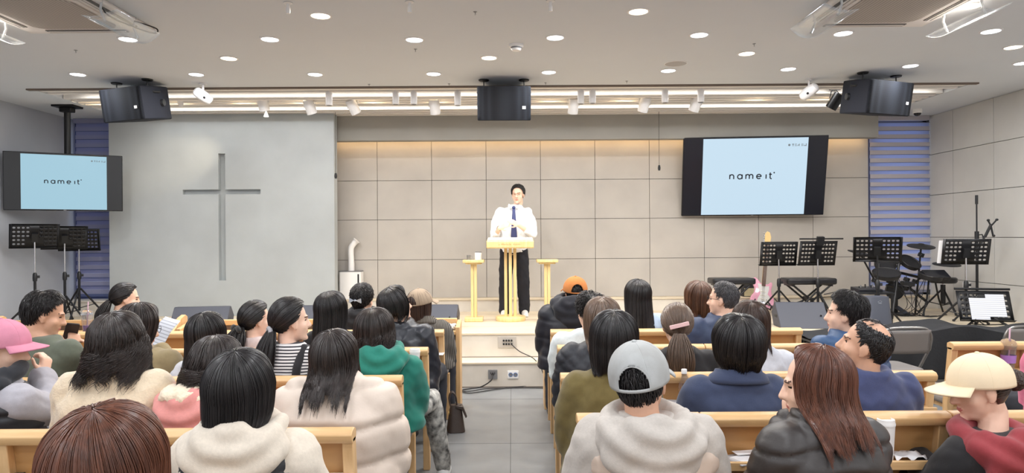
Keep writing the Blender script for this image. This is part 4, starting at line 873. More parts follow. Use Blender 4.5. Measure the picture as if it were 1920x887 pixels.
for px, py, rz, rx, lab in ((493, 194, -8, 20, 'white track spotlight left of the cross-side pair, with a small cone below'), (581, 200, -14, 22, 'white track spotlight above the top right of the cross wall'), (662, 200, -24, 26, 'white track spotlight over the corner of the cross wall'), (815, 200, -4, 25, 'white track spotlight just left of the middle loudspeaker'), (1075, 199, 3, 25, 'white track spotlight just right of the middle loudspeaker'), (1208, 196, 12, 25, 'white track spotlight near the right pull cord'), (1305, 195, 16, 25, 'white track spotlight above the left side of the large television')):
    spot(px, py, 8.0, lab, rx, rz)
spot(1566, 190, 7.7, 'black track spotlight beside the right loudspeaker', 20, 28, BLACKM, .18, .062)
spot(338, 192, 8.0, 'small track spotlight beside the left hanging loudspeaker', 50, 20, WHITEM, .09, .03)
for px, py, lab in ((617, 186, 'white cylinder light between the cross-wall spotlights'), (742, 184, 'white cylinder light, left one of the two left of the middle loudspeaker'), (776, 184, 'white cylinder light, right one of the two left of the middle loudspeaker'), (858, 186, 'white cylinder light nearest the left side of the middle loudspeaker'), (1089, 183, 'white cylinder light right beside a track spotlight, right of the middle loudspeaker'), (1111, 182, 'white cylinder light right of the tilted spotlight near the middle loudspeaker'), (1247, 181, 'white cylinder light right of the pull cord'), (1314, 180, 'white cylinder light behind the rightmost white spotlight')):
    p = at(px, py, 7.52); o = empty('cylinder_light', (p.x, 7.52, p.z)); tag(o, lab, 'ceiling light', 'cylinder lights in the recess'); MB().lathe([(.001, -.07), (.03, -.07), (.037, -.066), (.037, CZ + .06 - p.z), (.001, CZ + .06 - p.z)], 24).build('body', WHITEM, o); MB().lathe([(.001, -.072), (.028, -.072), (.028, -.06)], 20).build('lens', GREYP, o)
for px, py, rz, lab in ((381, 180, 34, 'white oval projector hanging at the edge of the recess, left side'), (1517, 172, -38, 'white oval projector hanging at the edge of the recess, right side')):
    p = at(px, py, 7.05); o = empty('gobo_projector', p, rot=(R(25), R(0), R(rz))); tag(o, lab, 'projector', 'white oval projectors'); m = MB()
    Mx = Euler((0, R(90 - 58 if rz > 0 else -(90 - 58)), 0)).to_matrix().to_4x4()
    m.lathe([(.001, -.1), (.03, -.098), (.048, -.08), (.056, -.03), (.056, .04), (.046, .085), (.02, .1), (.001, .1)], 28, M=Mx @ Matrix.Rotation(R(90), 4, 'Y')); m.build('shell', WHITEM, o); MB().cyl((0, -.05, .0), (0, -.062, .0), .012, n=14).build('lens', BLACK, o)
    inv = Euler((R(25), 0, R(rz))).to_matrix().inverted(); MB().cyl(inv @ Vector((0, 0, .03)), inv @ Vector((0, 0, CZ - p.z)), .012, n=10).build('stem', WHITEM, o); MB().cyl(inv @ Vector((0, 0, CZ - p.z - .012)), inv @ Vector((0, 0, CZ - p.z)), .04, n=20).build('ceiling_cup', WHITEM, o)
# stage lamps aimed at the lectern
for k, (x, e) in enumerate(((-.75, STAGE_W), (.75, STAGE_W))):
    lamp('stage_lamp', 'SPOT', (x, 7.92, 2.86), e, (1.0, .93, .80), None, .04, target=(0.0 + x * .1, 8.25, 1.3), spot=62, blend=.9)
lamp('wall_wash', 'SPOT', at(493, 213, 8.0) + Vector((0, .03, -.03)), 70, (1.0, .84, .6), None, .03, target=(-4.3, 8.8, 2.5), spot=30, blend=1.0)
o = empty('lamp_cone', at(499, 214, 7.98)); tag(o, 'tiny white cone lamp hanging below a spotlight', 'spotlight'); MB().lathe([(.008, .03), (.03, -.03), (.028, -.03), (.006, .028)], 20, caps=False).build('shade', mat('cone_white', (250, 250, 250), .4, emit=(255, 250, 240), estr=1.0), o); MB().cyl((0, 0, .028), (-.02, .01, .1), .005, n=8).build('stem', WHITEM, o)
# air conditioners
VENT = stripes('vent_lattice', (176, 168, 160), (150, 142, 136), 42, 'X', .7, .5)
ACW = mat('ac_white', (222, 216, 212), .45)
CLEAR = bpy.data.materials.new('clear_deflector'); CLEAR.use_nodes = True; n_ = CLEAR.node_tree.nodes; l_ = CLEAR.node_tree.links; n_.clear()
a_ = n_.new('ShaderNodeBsdfTransparent'); a_.inputs[0].default_value = (.93, .95, .96, 1); b_ = n_.new('ShaderNodeBsdfGlossy'); b_.inputs['Roughness'].default_value = .12; b_.inputs[0].default_value = (.9, .92, .95, 1)
d_ = n_.new('ShaderNodeBsdfDiffuse'); d_.inputs[0].default_value = (.85, .87, .9, 1); e_ = n_.new('ShaderNodeMixShader'); e_.inputs[0].default_value = .5; c_ = n_.new('ShaderNodeMixShader'); c_.inputs[0].default_value = .28; o_ = n_.new('ShaderNodeOutputMaterial')
l_.new(b_.outputs[0], e_.inputs[1]); l_.new(d_.outputs[0], e_.inputs[2]); l_.new(a_.outputs[0], c_.inputs[1]); l_.new(e_.outputs[0], c_.inputs[2]); l_.new(c_.outputs[0], o_.inputs[0])
def aircon(x, y, label, side):
    o = empty('air_conditioner', (x, y, CZ)); tag(o, label, 'air conditioner', 'ceiling cassette air conditioners')
    m = MB(); m.prism(rrect(.95, .95, .02), .035, Matrix.Translation((0, 0, -.035))); m.build('panel', ACW, o, bevel=.012)
    MB().prism(rrect(.62, .62, .1), .012, Matrix.Translation((0, 0, -.052))).build('grille', VENT, o, bevel=.004); MB().prism(rrect(.68, .68, .12), .01, Matrix.Translation((0, 0, -.044))).build('grille_frame', ACW, o, bevel=.003)
    for a in range(4):
        Mx = Matrix.Rotation(a * PI / 2, 4, 'Z'); MB().box((.405, 0, -.036), (.055, .6, .008), M=Mx).build('air_outlet', mat('outlet_dark', (92, 88, 86), .6), o); MB().box((.4, 0, -.04), (.012, .58, .012), M=Mx).build('louvre', ACW, o)
    for s in (-1, 1):
        d = empty('air_deflector', (x + s * .47, y, CZ - .04)); tag(d, 'clear plastic deflector under the %s outlet of the %s air conditioner' % ('left' if s < 0 else 'right', side), 'deflector', 'clear air deflectors')
        rows = []
        for i in range(9):
            u = i / 8; rows.append([Vector((s * (-.07 + .21 * u), .31 * (-1 + 2 * j / 10) * (1 - .12 * u ** 3), -.11 + .05 * u - .03 * math.sin(u * PI))) for j in range(11)])
        MB().grid(rows).build('blade', CLEAR, d, solid=.004)
        for q in (-.2, .2): MB().tube([(0, q, .035), (-s * .01, q, -.04), (s * .02, q, -.115)], .009, 6).build('arm', mat('clear_arm', (226, 228, 230), .2, trans=.4), d)
aircon(-3.175, 4.72, 'white ceiling air conditioner with a grey grille at the upper left', 'left'); aircon(2.645, 4.70, 'white ceiling air conditioner with a grey grille at the upper right', 'right')
o = empty('air_hose', (-2.72, 4.85, CZ - .045)); tag(o, 'thin black cord looping beside the left air conditioner', 'cord'); MB().tube(bez([(.0, -.35, .03), (-.02, -.2, -.03), (.05, .0, -.05), (.09, .18, -.04), (.1, .2, -.0), (.02, .05, .01)], 8), .005, 6).build('cord', BLACK, o)
p = at_z(968, 84, CZ); o = empty('smoke_detector', p); tag(o, 'round white smoke detector near the middle of the ceiling', 'smoke detector'); MB().lathe([(.001, -.05), (.035, -.05), (.045, -.035), (.048, -.02), (.06, -.018), (.062, 0), (.001, 0)], 28).build('body', WHITE, o); MB().lathe([(.0465, -.034), (.049, -.03), (.049, -.024), (.0475, -.022)], 28, caps=False).build('vent_ring', GREYP, o)
p = at_z(1267, 119, CZ); o = empty('ceiling_speaker', p); tag(o, 'flat round ceiling speaker grille', 'speaker'); MB().lathe([(.001, -.006), (.09, -.006), (.1, -.003), (.1, 0), (.001, 0)], 36).build('grille', mat('grille_grey', (176, 172, 170), .6), o); MB().lathe([(.1, 0), (.1, -.005), (.106, -.003), (.106, 0)], 36, caps=False).build('rim', WHITE, o)
p = at_z(1720, 205, CZ); o = empty('security_camera', (p.x, p.y, CZ)); tag(o, 'white dome security camera on the ceiling near the right blind', 'camera'); MB().lathe([(.001, 0), (.055, 0), (.055, -.04), (.046, -.05), (.001, -.05)], 28).build('base', WHITE, o); MB().lathe([(.044 * math.cos(a), -.048 - .04 * math.sin(a)) for a in np.linspace(0, PI / 2, 9)], 28).build('dome', mat('dome_dark', (30, 30, 34), .1), o)
for px, py, lab in ((768, 3, 'sprinkler head at the top edge, left of centre'), (1032, 1, 'sprinkler head at the top edge, right of centre'), (540, 5, 'sprinkler head at the top edge above the cool downlight'), (142, 94, 'flat sprinkler cover beside the left air conditioner'), (779, 92, 'small dark ceiling hook below a cool downlight'), (891, 22, 'tiny ceiling fixing near the top edge'), (1414, 82, 'small ceiling hook left of the right air conditioner'), (692, 158, 'hook over the recess, left of the middle loudspeaker'), (842, 157, 'hook over the recess, nearest the left of the middle loudspeaker'), (1023, 155, 'hook over the recess, nearest the right of the middle loudspeaker'), (1175, 152, 'hook over the recess, near the right pull cord')):
    p = at_z(px, py, CZ); o = empty('sprinkler' if py < 10 or px == 142 else 'ceiling_hook', p); tag(o, lab, 'sprinkler' if py < 10 or px == 142 else 'hook', 'small fittings on the ceiling')
    if py < 10: MB().lathe([(.03, 0), (.03, -.006), (.012, -.01), (.008, -.03), (.014, -.034), (.014, -.07), (.012, -.074), (.001, -.074)], 16).build('head', mat('sprinkler_clear', (226, 224, 222), .3), o); MB().lathe([(.031, 0), (.031, -.004), (.001, -.004)], 16).build('flange', CHROME, o)
    else: MB().lathe([(.014, 0), (.014, -.003), (.004, -.005), (.003, -.014), (.001, -.015)], 14).build('stud', STEEL, o); MB().tube([(0, 0, -.014), (.005, 0, -.018), (0, 0, -.024), (-.004, 0, -.02)], .0016, 5).build('hook', STEEL, o)
for px, y1, Y, lab in ((629.5, 330, 8.70, 'pull cord with a dark toggle at the edge of the cross wall'), (1236, 315, 8.832, 'pull cord with a dark toggle left of the large television')):
    t = at(px, y1, Y); o = empty('pull_cord', (t.x, Y, t.z)); tag(o, lab, 'cord', 'pull cords'); MB().cyl((0, 0, .03), (0, 0, CZ + .006 - t.z), .003, n=6).build('string', mat('cord_dark', (74, 68, 64), .7), o); MB().lathe([(.001, -.035), (.014, -.03), (.018, 0), (.012, .035), (.001, .04)], 16).build('toggle', BLACK, o)
p = at(1822, 545, XR * 1280 / (1822 - 960)); 
o = empty('wall_socket', (XR - .003, at(1810, 537, 8.55).y, at(1810, 537, 8.55).z), R(90)); tag(o, 'white power socket on the right side wall behind the music stand', 'socket'); MB().box((0, 0, 0), (.14, .012, .1)).build('plate', WHITE, o, bevel=.003); MB().cyl((.0, .005, 0), (0, .02, 0), .02, n=14).build('plug', BLACK, o)

# ---------------------------------------------------------------- people: shared tools
import zlib
K = .94
SKIN = mat('skin', (232, 190, 166), .5, noise=.06, nscale=20); SKIN2 = mat('skin_tan', (214, 166, 138), .5, noise=.06, nscale=20)
SKINP = mat('skin_pale', (240, 200, 178), .5, noise=.05, nscale=20)
EYEM = mat('eye_dark', (30, 22, 20), .2); LIPM = mat('lips', (196, 116, 108), .45); BROWM = mat('eyebrow', (92, 68, 58), .8)
def loft(mb, secs, n=28, ex=2.3):
    rows = []
    for z, x, y, rx, ry in secs:
        row = []
        for j in range(n):
            a = 2 * PI * j / n; c, s_ = math.cos(a), math.sin(a)
            q = (abs(c) ** ex + abs(s_) ** ex) ** (-1 / ex)
            row.append(Vector((x + rx * c * q, y + ry * s_ * q, z)))
        rows.append(row)
    o = len(mb.v); mb.grid(rows, wrap=True); k = len(secs)
    mb.f.append(tuple(o + i for i in range(n))[::-1]); mb.m.append(0); mb.f.append(tuple(o + (k - 1) * n + i for i in range(n))); mb.m.append(0)
def chain(mb, pts, rs, n=12):
    pts = [Vector(p) for p in pts]
    for i in range(len(pts) - 1):
        if (pts[i + 1] - pts[i]).length > 1e-5: mb.tube([pts[i], pts[i + 1]], [rs[i], rs[i + 1]], n)
    for p, r in zip(pts, rs): mb.ell(p, (r, r, r), n, 8)
def relax(me, it, lam=.5):
    nv = len(me.vertices); co = np.empty(nv * 3); me.vertices.foreach_get('co', co); co = co.reshape(-1, 3)
    e = np.empty(len(me.edges) * 2, dtype=np.int64); me.edges.foreach_get('vertices', e); e = e.reshape(-1, 2)
    a = np.concatenate([e[:, 0], e[:, 1]]); b = np.concatenate([e[:, 1], e[:, 0]]); deg = np.maximum(np.bincount(a, minlength=nv), 1)[:, None]
    for _ in range(it):
        av = np.stack([np.bincount(a, weights=co[b, i], minlength=nv) for i in range(3)], 1) / deg
        co = co + lam * (av - co)
    return co
def normals(me):
    n = np.empty(len(me.vertices) * 3); me.vertices.foreach_get('normal', n) if hasattr(me.vertices[0], 'normal') else None
    return n.reshape(-1, 3)
def wob(co, s, seed=0):                   # smooth pseudo-noise, -1..1
    p = co * s; q = seed * 1.7
    a = np.sin(p[:, 0] * 1.3 + 1.1 * np.sin(p[:, 1] * .9 + q) + q) * np.sin(p[:, 2] * 1.1 + 1.3 * np.sin(p[:, 0] * .7 + q))
    b = np.sin(p[:, 2] * 2.1 + 1.5 * np.sin(p[:, 0] * 1.7 - q) + p[:, 1]) * .5
    return (a + b) / 1.5
def skinned(mb, name, mats, parent, vox, it=4, disp=None, paint=None, loc=None):
    """one continuous closed surface over the shapes in mb"""
    me = mb.mesh(name + '_raw'); ob = bpy.data.objects.new(name + '_raw', me); COL.objects.link(ob)
    md = ob.modifiers.new('r', 'REMESH'); md.mode = 'VOXEL'; md.voxel_size = vox
    dg = bpy.context.evaluated_depsgraph_get(); out = bpy.data.meshes.new_from_object(ob.evaluated_get(dg))
    bpy.data.objects.remove(ob); bpy.data.meshes.remove(me); out.name = name
    co = relax(out, it); out.vertices.foreach_set('co', co.ravel()); out.update()
    if disp is not None:
        co = co + normals(out) * disp(co)[:, None]; out.vertices.foreach_set('co', co.ravel()); out.update()
    out.materials.clear()
    for m in (mats if isinstance(mats, (list, tuple)) else [mats]): out.materials.append(m)
    out.polygons.foreach_set('use_smooth', [True] * len(out.polygons))
    if paint is not None:
        fc = np.empty(len(out.polygons) * 3); out.polygons.foreach_get('center', fc); out.polygons.foreach_set('material_index', paint(fc.reshape(-1, 3)).astype(np.int32))
    o = bpy.data.objects.new(name, out); COL.objects.link(o)
    if parent is not None: o.parent = parent
    if loc is not None: o.location = loc
    return o
def hand(mb, w, d, n, side, curl=.5, k=K, spread=.0):
    w = Vector(w); d = Vector(d).normalized(); n = Vector(n); n = (n - d * n.dot(d)).normalized(); s = d.cross(n) * side
    for q in (-.024, -.008, .008, .024): chain(mb, [w + d * .015 * k + s * q * .6 * k, w + d * .085 * k + s * q * k], [.017 * k, .0125 * k], 8)
    for i, L in enumerate((.066, .076, .07, .055)):
        p = w + d * (.088 - .004 * abs(i - 1)) * k + s * (.028 - .0187 * i) * k; dd = (d + s * (1.4 - i) * spread).normalized(); pts = [p]
        for g, f in enumerate((.44, .32, .24)):
            dd = (Matrix.Rotation(curl * (.7 if g == 0 else 1.0) * -1, 3, dd.cross(n).normalized()) @ dd)
            if False: pass
            p = p + dd * L * f * k; pts.append(p)
        chain(mb, pts, [.0095 * k, .009 * k, .0083 * k, .007 * k], 8)
    p = w + d * .025 * k + s * .026 * k; t = (d * .62 + s * .7 - n * .25).normalized(); p2 = p + t * .038 * k; t2 = (d * .9 + s * .3 - n * .3).normalized()
    chain(mb, [w + d * .02 * k + s * .012 * k, p, p2, p2 + t2 * .03 * k], [.015 * k, .0125 * k, .0105 * k, .0085 * k], 8)

# ---- hair, all in head coordinates (crown up, face towards +Y), before the head's own turn
HC = np.array([0, -.012, .035]); HR0 = np.array([.077, .095, .09])
def sph(th, ph, vol, tilt=.26):
    x = np.sin(ph) * np.sin(th); y = np.sin(ph) * np.cos(th); z = np.cos(ph)
    y2 = y * math.cos(tilt) - z * math.sin(tilt); z2 = y * math.sin(tilt) + z * math.cos(tilt); z2 = np.where(z2 < 0, z2 * 1.35, z2)
    return HC + np.stack([x, y2, z2], -1) * (HR0 + np.asarray(vol)[..., None] if np.ndim(vol) else HR0 + vol)
def sstep(x): x = np.clip(x, 0, 1); return x * x * (3 - 2 * x)
def strands_mesh(P, r, mb_v, mb_f, off):
    """P: N x T x 3 -> three-sided tapering tubes"""
    N, T, _ = P.shape
    t = np.gradient(P, axis=1); t /= np.linalg.norm(t, axis=2, keepdims=True) + 1e-9
    out = P - HC; a = np.cross(t, out); a /= np.linalg.norm(a, axis=2, keepdims=True) + 1e-9; b = np.cross(a, t)
    tp = np.linspace(0, 1, T); rad = (r[:, None] * (1 - .75 * tp ** 3)[None, :])[..., None]
    V = np.stack([P + rad * (a * math.cos(q) + b * math.sin(q)) for q in (PI / 2, PI * 7 / 6, PI * 11 / 6)], 2)
    mb_v.append(V.reshape(-1, 3)); idx = np.arange(N * T * 3).reshape(N, T, 3) + off; fs = []
    for j in range(3):
        j2 = (j + 1) % 3
        fs.append(np.stack([idx[:, :-1, j], idx[:, :-1, j2], idx[:, 1:, j2], idx[:, 1:, j]], -1).reshape(-1, 4))
    mb_f.append(np.concatenate(fs)); return off + N * T * 3
def grid_mesh(P, mb_v, mb_f, off, wrap=True):
    N, T, _ = P.shape; mb_v.append(P.reshape(-1, 3)); idx = np.arange(N * T).reshape(N, T) + off
    nx = np.roll(idx, -1, 0) if wrap else idx[1:]; a = idx if wrap else idx[:-1]
    mb_f.append(np.stack([a[:, :-1], nx[:, :-1], nx[:, 1:], a[:, 1:]], -1).reshape(-1, 4)); return off + N * T
def hairline(th, nape=2.32, front=1.05, side=1.62):
    a = np.abs((th + PI) % (2 * PI) - PI)
    return np.interp(a, [0, .5, 1.0, 1.35, 1.72, 2.05, PI], [front, front + .02, side - .3, side + .1, side + .12, nape - .22, nape])
def long_paths(th0, vol, ztip, tb, flare, curl, wave, rng, part=0.0, jit=0.0, shell=False, bangs=False, tuck=0.0, ph0=None):
    N = len(th0); th0 = (th0 + PI) % (2 * PI) - PI; nA, nB = 11, 11
    sg = np.where(th0 >= part, 1.0, -1.0); ab = np.abs(th0)
    phf = 1.62 - .0 * ab
    ph = (np.zeros(N) if ph0 is None else ph0)[:, None] + (phf - (np.zeros(N) if ph0 is None else ph0))[:, None] * np.linspace(0, 1, nA)[None, :]
    thb = np.maximum(ab[:, None], tb * sstep((ph - .35) / 1.0)); th = sg[:, None] * thb
    fr = np.exp(-(ab / .8) ** 2)[:, None]
    vv = vol * (.35 + .65 * sstep(ph / .9)) + .010
    if not shell: vv = vv + jit[:, None]
    A = sph(th, ph, vv); p = A[:, -1, :]
    u = np.linspace(0, 1, nB + 1)[1:]
    zt = np.minimum(ztip, p[:, 2] - .015)
    z = p[:, None, 2] + (zt - p[:, 2])[:, None] * u[None, :]
    f = 1 + flare * u - curl * u ** 2.5
    xy = (p[:, None, :2] - HC[:2]) * f[None, :, None] + HC[:2]
    if tuck: xy[:, :, 1] -= tuck * (u[None, :] ** 1.5)
    B = np.concatenate([xy, z[..., None]], 2); P = np.concatenate([A, B], 1)
    if not shell and wave:
        tt = np.linspace(0, 1, nA + nB); w8 = sstep((tt - .25) / .5)
        phs = th0 * 9 + rng.normal(0, .5, N); fq = 16 + rng.normal(0, 2, N)
        o = np.sin(fq[:, None] * tt[None, :] + phs[:, None]) * w8[None, :] * wave
        P = P + o[..., None] * np.stack([np.cos(th[:, -1]), -np.sin(th[:, -1]), np.zeros(N)], 1)[:, None, :]
        P = P + (np.cos(fq[:, None] * tt[None, :] + phs[:, None]) * w8[None, :] * wave * .7)[..., None] * np.stack([np.sin(th[:, -1]), np.cos(th[:, -1]), np.zeros(N)], 1)[:, None, :]
    return P
def make_hair(parent, M, style, m, dens, seed, zmin=None, vol=.012, ztip=-.13, tb=1.15, flare=.05, curl=.12, wave=0.0, part=0.0, collide=None, tie=None, tail=.3, front=1.05, nape=2.32, bald=0.0, tuck=0.0, rad=None, length=.045, lift=.008, name='hair', lay=.02, tailr=.032):
    rng = np.random.default_rng(seed); V, Fc = [], []; off = 0
    rad = rad or .0017 * (1.0 if dens > 1500 else 1.5)
    Mb = np.array(M)[:3, :3]; Mo = np.array(M)[:3, 3]
    def drape(P):
        if collide is None: return P
        B = (P * K) @ Mb.T + Mo; y0 = B[:, :, 1].copy()
        d = collide(B.reshape(-1, 3).copy()).reshape(B.shape)[:, :, 1] - y0
        lo = np.minimum.accumulate(np.minimum(d, 0), 1); hi = np.maximum.accumulate(np.maximum(d, 0), 1); d = np.where(-lo > hi, lo, hi)
        for _ in range(5): d[:, 1:-1] = .25 * d[:, :-2] + .5 * d[:, 1:-1] + .25 * d[:, 2:]
        B[:, :, 1] = y0 + d
        if zmin is not None: low = B[:, :, 2] < zmin; B[:, :, 2] = np.where(low & (y0 < .04), zmin + (B[:, :, 2] - zmin) * .06, B[:, :, 2]); B[:, :, 1] = np.where(low & (y0 < .04), np.maximum(B[:, :, 1], -.10), B[:, :, 1])
        return ((B - Mo) @ Mb) / K
    if style == 'long':
        th = np.linspace(-PI, PI, 64, endpoint=False)
        zt = np.full(64, ztip + .02)
        off = grid_mesh(drape(long_paths(th, vol - .004, zt, tb, flare, curl, 0, rng, part, shell=True, tuck=tuck)), V, Fc, off)
        nC = max(40, dens // 9); cl = rng.uniform(-PI, PI, nC); th = cl[rng.integers(0, nC, dens)] + rng.normal(0, .045, dens)
        ph0 = np.abs(rng.normal(0, .45, dens)); ph0 = np.clip(ph0, .02, 1.0)
        zt = ztip + rng.normal(0, lay * .6, dens) + lay * np.sin(th * 7 + seed)
        P = long_paths(th, vol, zt, tb, flare + rng.normal(0, .03), curl, wave, rng, part, jit=rng.normal(.002, .0022, dens), tuck=tuck, ph0=ph0)
        off = strands_mesh(drape(P), rad * rng.uniform(.6, 1.5, dens), V, Fc, off)
    else:
        th = np.linspace(-PI, PI, 72, endpoint=False); hl = hairline(th, nape, front)
        t20 = np.linspace(.01, 1, 20)[None, :]; ph = (bald + (hl[:, None] - bald) * t20) if bald else hl[:, None] * t20
        edge = np.linspace(0, 1, 20) ** 2.6
        if bald: edge = np.maximum(edge, 1 - np.linspace(0, 1, 20) * 4)
        off = grid_mesh(sph(np.repeat(th[:, None], 20, 1), ph, (vol * (1 - edge))[None, :] - 0 * ph), V, Fc, off)
        th = rng.uniform(-PI, PI, dens); hl = hairline(th, nape, front); ph0 = hl * np.sqrt(rng.uniform(.0, 1, dens))
        if bald > 0:
            keep = ~((ph0 < bald) ) | (rng.uniform(0, 1, dens) < .10); th, hl, ph0 = th[keep], hl[keep], ph0[keep]
        n = len(th); T = 10; t = np.linspace(0, 1, T)[None, :]
        if style == 'short':
            d = (length / .09) * (1 - .45 * (ph0 / hl)) * rng.uniform(.6, 1.2, n); d = np.minimum(d, np.maximum(hl + .12 - ph0, .12))
            fwd = np.exp(-((ph0 - .3) / .5) ** 2) * rng.normal(0, .35, n)
            P = sph(th[:, None] + fwd[:, None] * t + rng.normal(0, .12, n)[:, None] * t, ph0[:, None] + d[:, None] * t, vol * (1 - .8 * ((ph0 / hl)[:, None]) ** 2.6) + lift * np.sin(t * PI * .62) * rng.uniform(.4, 1.3, n)[:, None] * (1 - .6 * (ph0 / hl)[:, None] ** 3))
            if wave:
                q = rng.uniform(0, 6.3, n)[:, None]
                P = P + wave * np.stack([np.sin(t * 11 + q), np.cos(t * 9 + q * 2), np.sin(t * 10 + q * 3)], -1) * t[..., None]
        else:                                # gathered: every strand runs to the tie
            tt, tp = tie; dt = sph(np.array([tt]), np.array([tp]), 0.0)[0]
            def unit(p): q = (p - HC) / HR0; return q / np.linalg.norm(q, axis=-1, keepdims=True)
            a = unit(sph(th, ph0, 0.0)); b = unit(dt[None, :]); om = np.arccos(np.clip((a * b).sum(1), -1, 1)); om = np.maximum(om, 1e-3)
            w1 = np.sin((1 - t) * om[:, None]) / np.sin(om)[:, None]; w2 = np.sin(t * om[:, None]) / np.sin(om)[:, None]
            D = a[:, None, :] * w1[..., None] + b[:, None, :] * w2[..., None]
            P = HC + D * (HR0 + (vol + rng.normal(.001, .0015, n))[:, None, None] + .012 * (t[..., None] ** 4))
        off = strands_mesh(P, rad * rng.uniform(.6, 1.5, n), V, Fc, off)
        if style == 'tail':
            n = max(120, dens // 4); T = 14; u = np.linspace(0, 1, T)[None, :]; an = rng.uniform(0, 2 * PI, n)[:, None]; rr_ = np.sqrt(rng.uniform(0, 1, n))[:, None]
            L = tail * rng.uniform(.75, 1.05, n)[:, None]; br = rr_ * (tailr * .35 + tailr * np.sin(PI * np.minimum(u * .8 + .05, 1)) ** 1) * (1 + 0 * u)
            nrm = (dt - HC) / np.linalg.norm(dt - HC); base = dt + nrm * (vol + .006)
            outw = .05 * np.sin(np.minimum(u * 2.2, PI / 2))
            C = base[None, None, :] + nrm[None, None, :] * outw[..., None]; C = np.repeat(C, n, 0)
            C[:, :, 2] -= (L * (u ** 1.15)); x = np.cos(an) * br; y = np.sin(an) * br * .6
            P2 = C + np.stack([x * math.cos(tt) + 0 * y, y, 0 * x], -1)
            if wave:
                q = rng.uniform(0, 6.3, n)[:, None]; P2[:, :, 0] += wave * np.sin(u * 13 + q) * u
            off = strands_mesh(drape(P2), rad * 1.3 * rng.uniform(.6, 1.5, n), V, Fc, off)
            core = np.stack([np.cos(np.linspace(0, 2 * PI, 16, endpoint=False)), np.sin(np.linspace(0, 2 * PI, 16, endpoint=False))], 1)
            uu = np.linspace(0, .8, 12); cr = (tailr * .3 + tailr * .75 * np.sin(PI * np.minimum(uu * .8 + .05, 1)))
            Q = np.zeros((16, 12, 3)); Q[:] = base; Q += nrm * (.05 * np.sin(np.minimum(uu * 2.2, PI / 2)))[None, :, None]
            Q[:, :, 2] -= tail * uu[None, :] ** 1.15; Q[:, :, 0] += core[:, 0:1] * cr[None, :]; Q[:, :, 1] += core[:, 1:2] * cr[None, :] * .6
            off = grid_mesh(drape(Q), V, Fc, off)
        if style == 'bun':
            nrm = (dt - HC) / np.linalg.norm(dt - HC); c = dt + nrm * .028; n = 260; T = 14; u = np.linspace(0, 2 * PI, T)[None, :]; r = tailr
            ax = rng.normal(0, 1, (n, 3)); ax = ax - nrm * (ax @ nrm)[:, None] * .55; ax /= np.linalg.norm(ax, axis=1, keepdims=True)
            e1 = np.cross(ax, nrm); e1 /= np.linalg.norm(e1, axis=1, keepdims=True) + 1e-9; e2 = np.cross(ax, e1)
            P2 = c + r * (np.cos(u)[..., None] * e1[:, None, :] + np.sin(u)[..., None] * e2[:, None, :]); off = strands_mesh(P2, np.full(n, .003), V, Fc, off)
            th_ = np.linspace(0, 2 * PI, 16, endpoint=False)[:, None]; ph_ = np.linspace(.01, PI - .01, 10)[None, :]
            Q = c + r * .97 * np.stack([np.sin(ph_) * np.cos(th_), np.sin(ph_) * np.sin(th_), np.cos(ph_) + 0 * th_], -1); off = grid_mesh(Q, V, Fc, off)
    V = np.concatenate(V) * K; Fc = np.concatenate(Fc)
    Mr = np.array(M)[:3, :3]; V = V @ Mr.T + np.array(M)[:3, 3]
    me = bpy.data.meshes.new(name); me.vertices.add(len(V)); me.vertices.foreach_set('co', V.ravel())
    me.loops.add(Fc.size); me.loops.foreach_set('vertex_index', Fc.ravel().astype(np.int32)); me.polygons.add(len(Fc))
    me.polygons.foreach_set('loop_start', np.arange(0, Fc.size, 4, dtype=np.int32)); me.update(calc_edges=True); me.validate()
    me.polygons.foreach_set('use_smooth', [True] * len(me.polygons)); me.materials.append(m)
    o = bpy.data.objects.new(name, me); COL.objects.link(o); o.parent = parent; return o
def hairmat(name, c, c2, rough=.34):
    return mat('hair_' + name, c, rough, noise=.5, nscale=30, stretch=(3, 3, .25), col2=c2, spec=.55, aniso=.5)
HBLACK = hairmat('black', (24, 21, 22), (40, 35, 35)); HSOFT = hairmat('soft_black', (36, 29, 27), (56, 45, 41)); HDBR = hairmat('dark_brown', (50, 36, 30), (76, 55, 45))
HBROWN = hairmat('brown', (72, 48, 36), (106, 72, 52)); HRED = hairmat('chestnut', (74, 42, 30), (112, 66, 46)); HASH = hairmat('ash_brown', (88, 70, 58), (120, 98, 82))

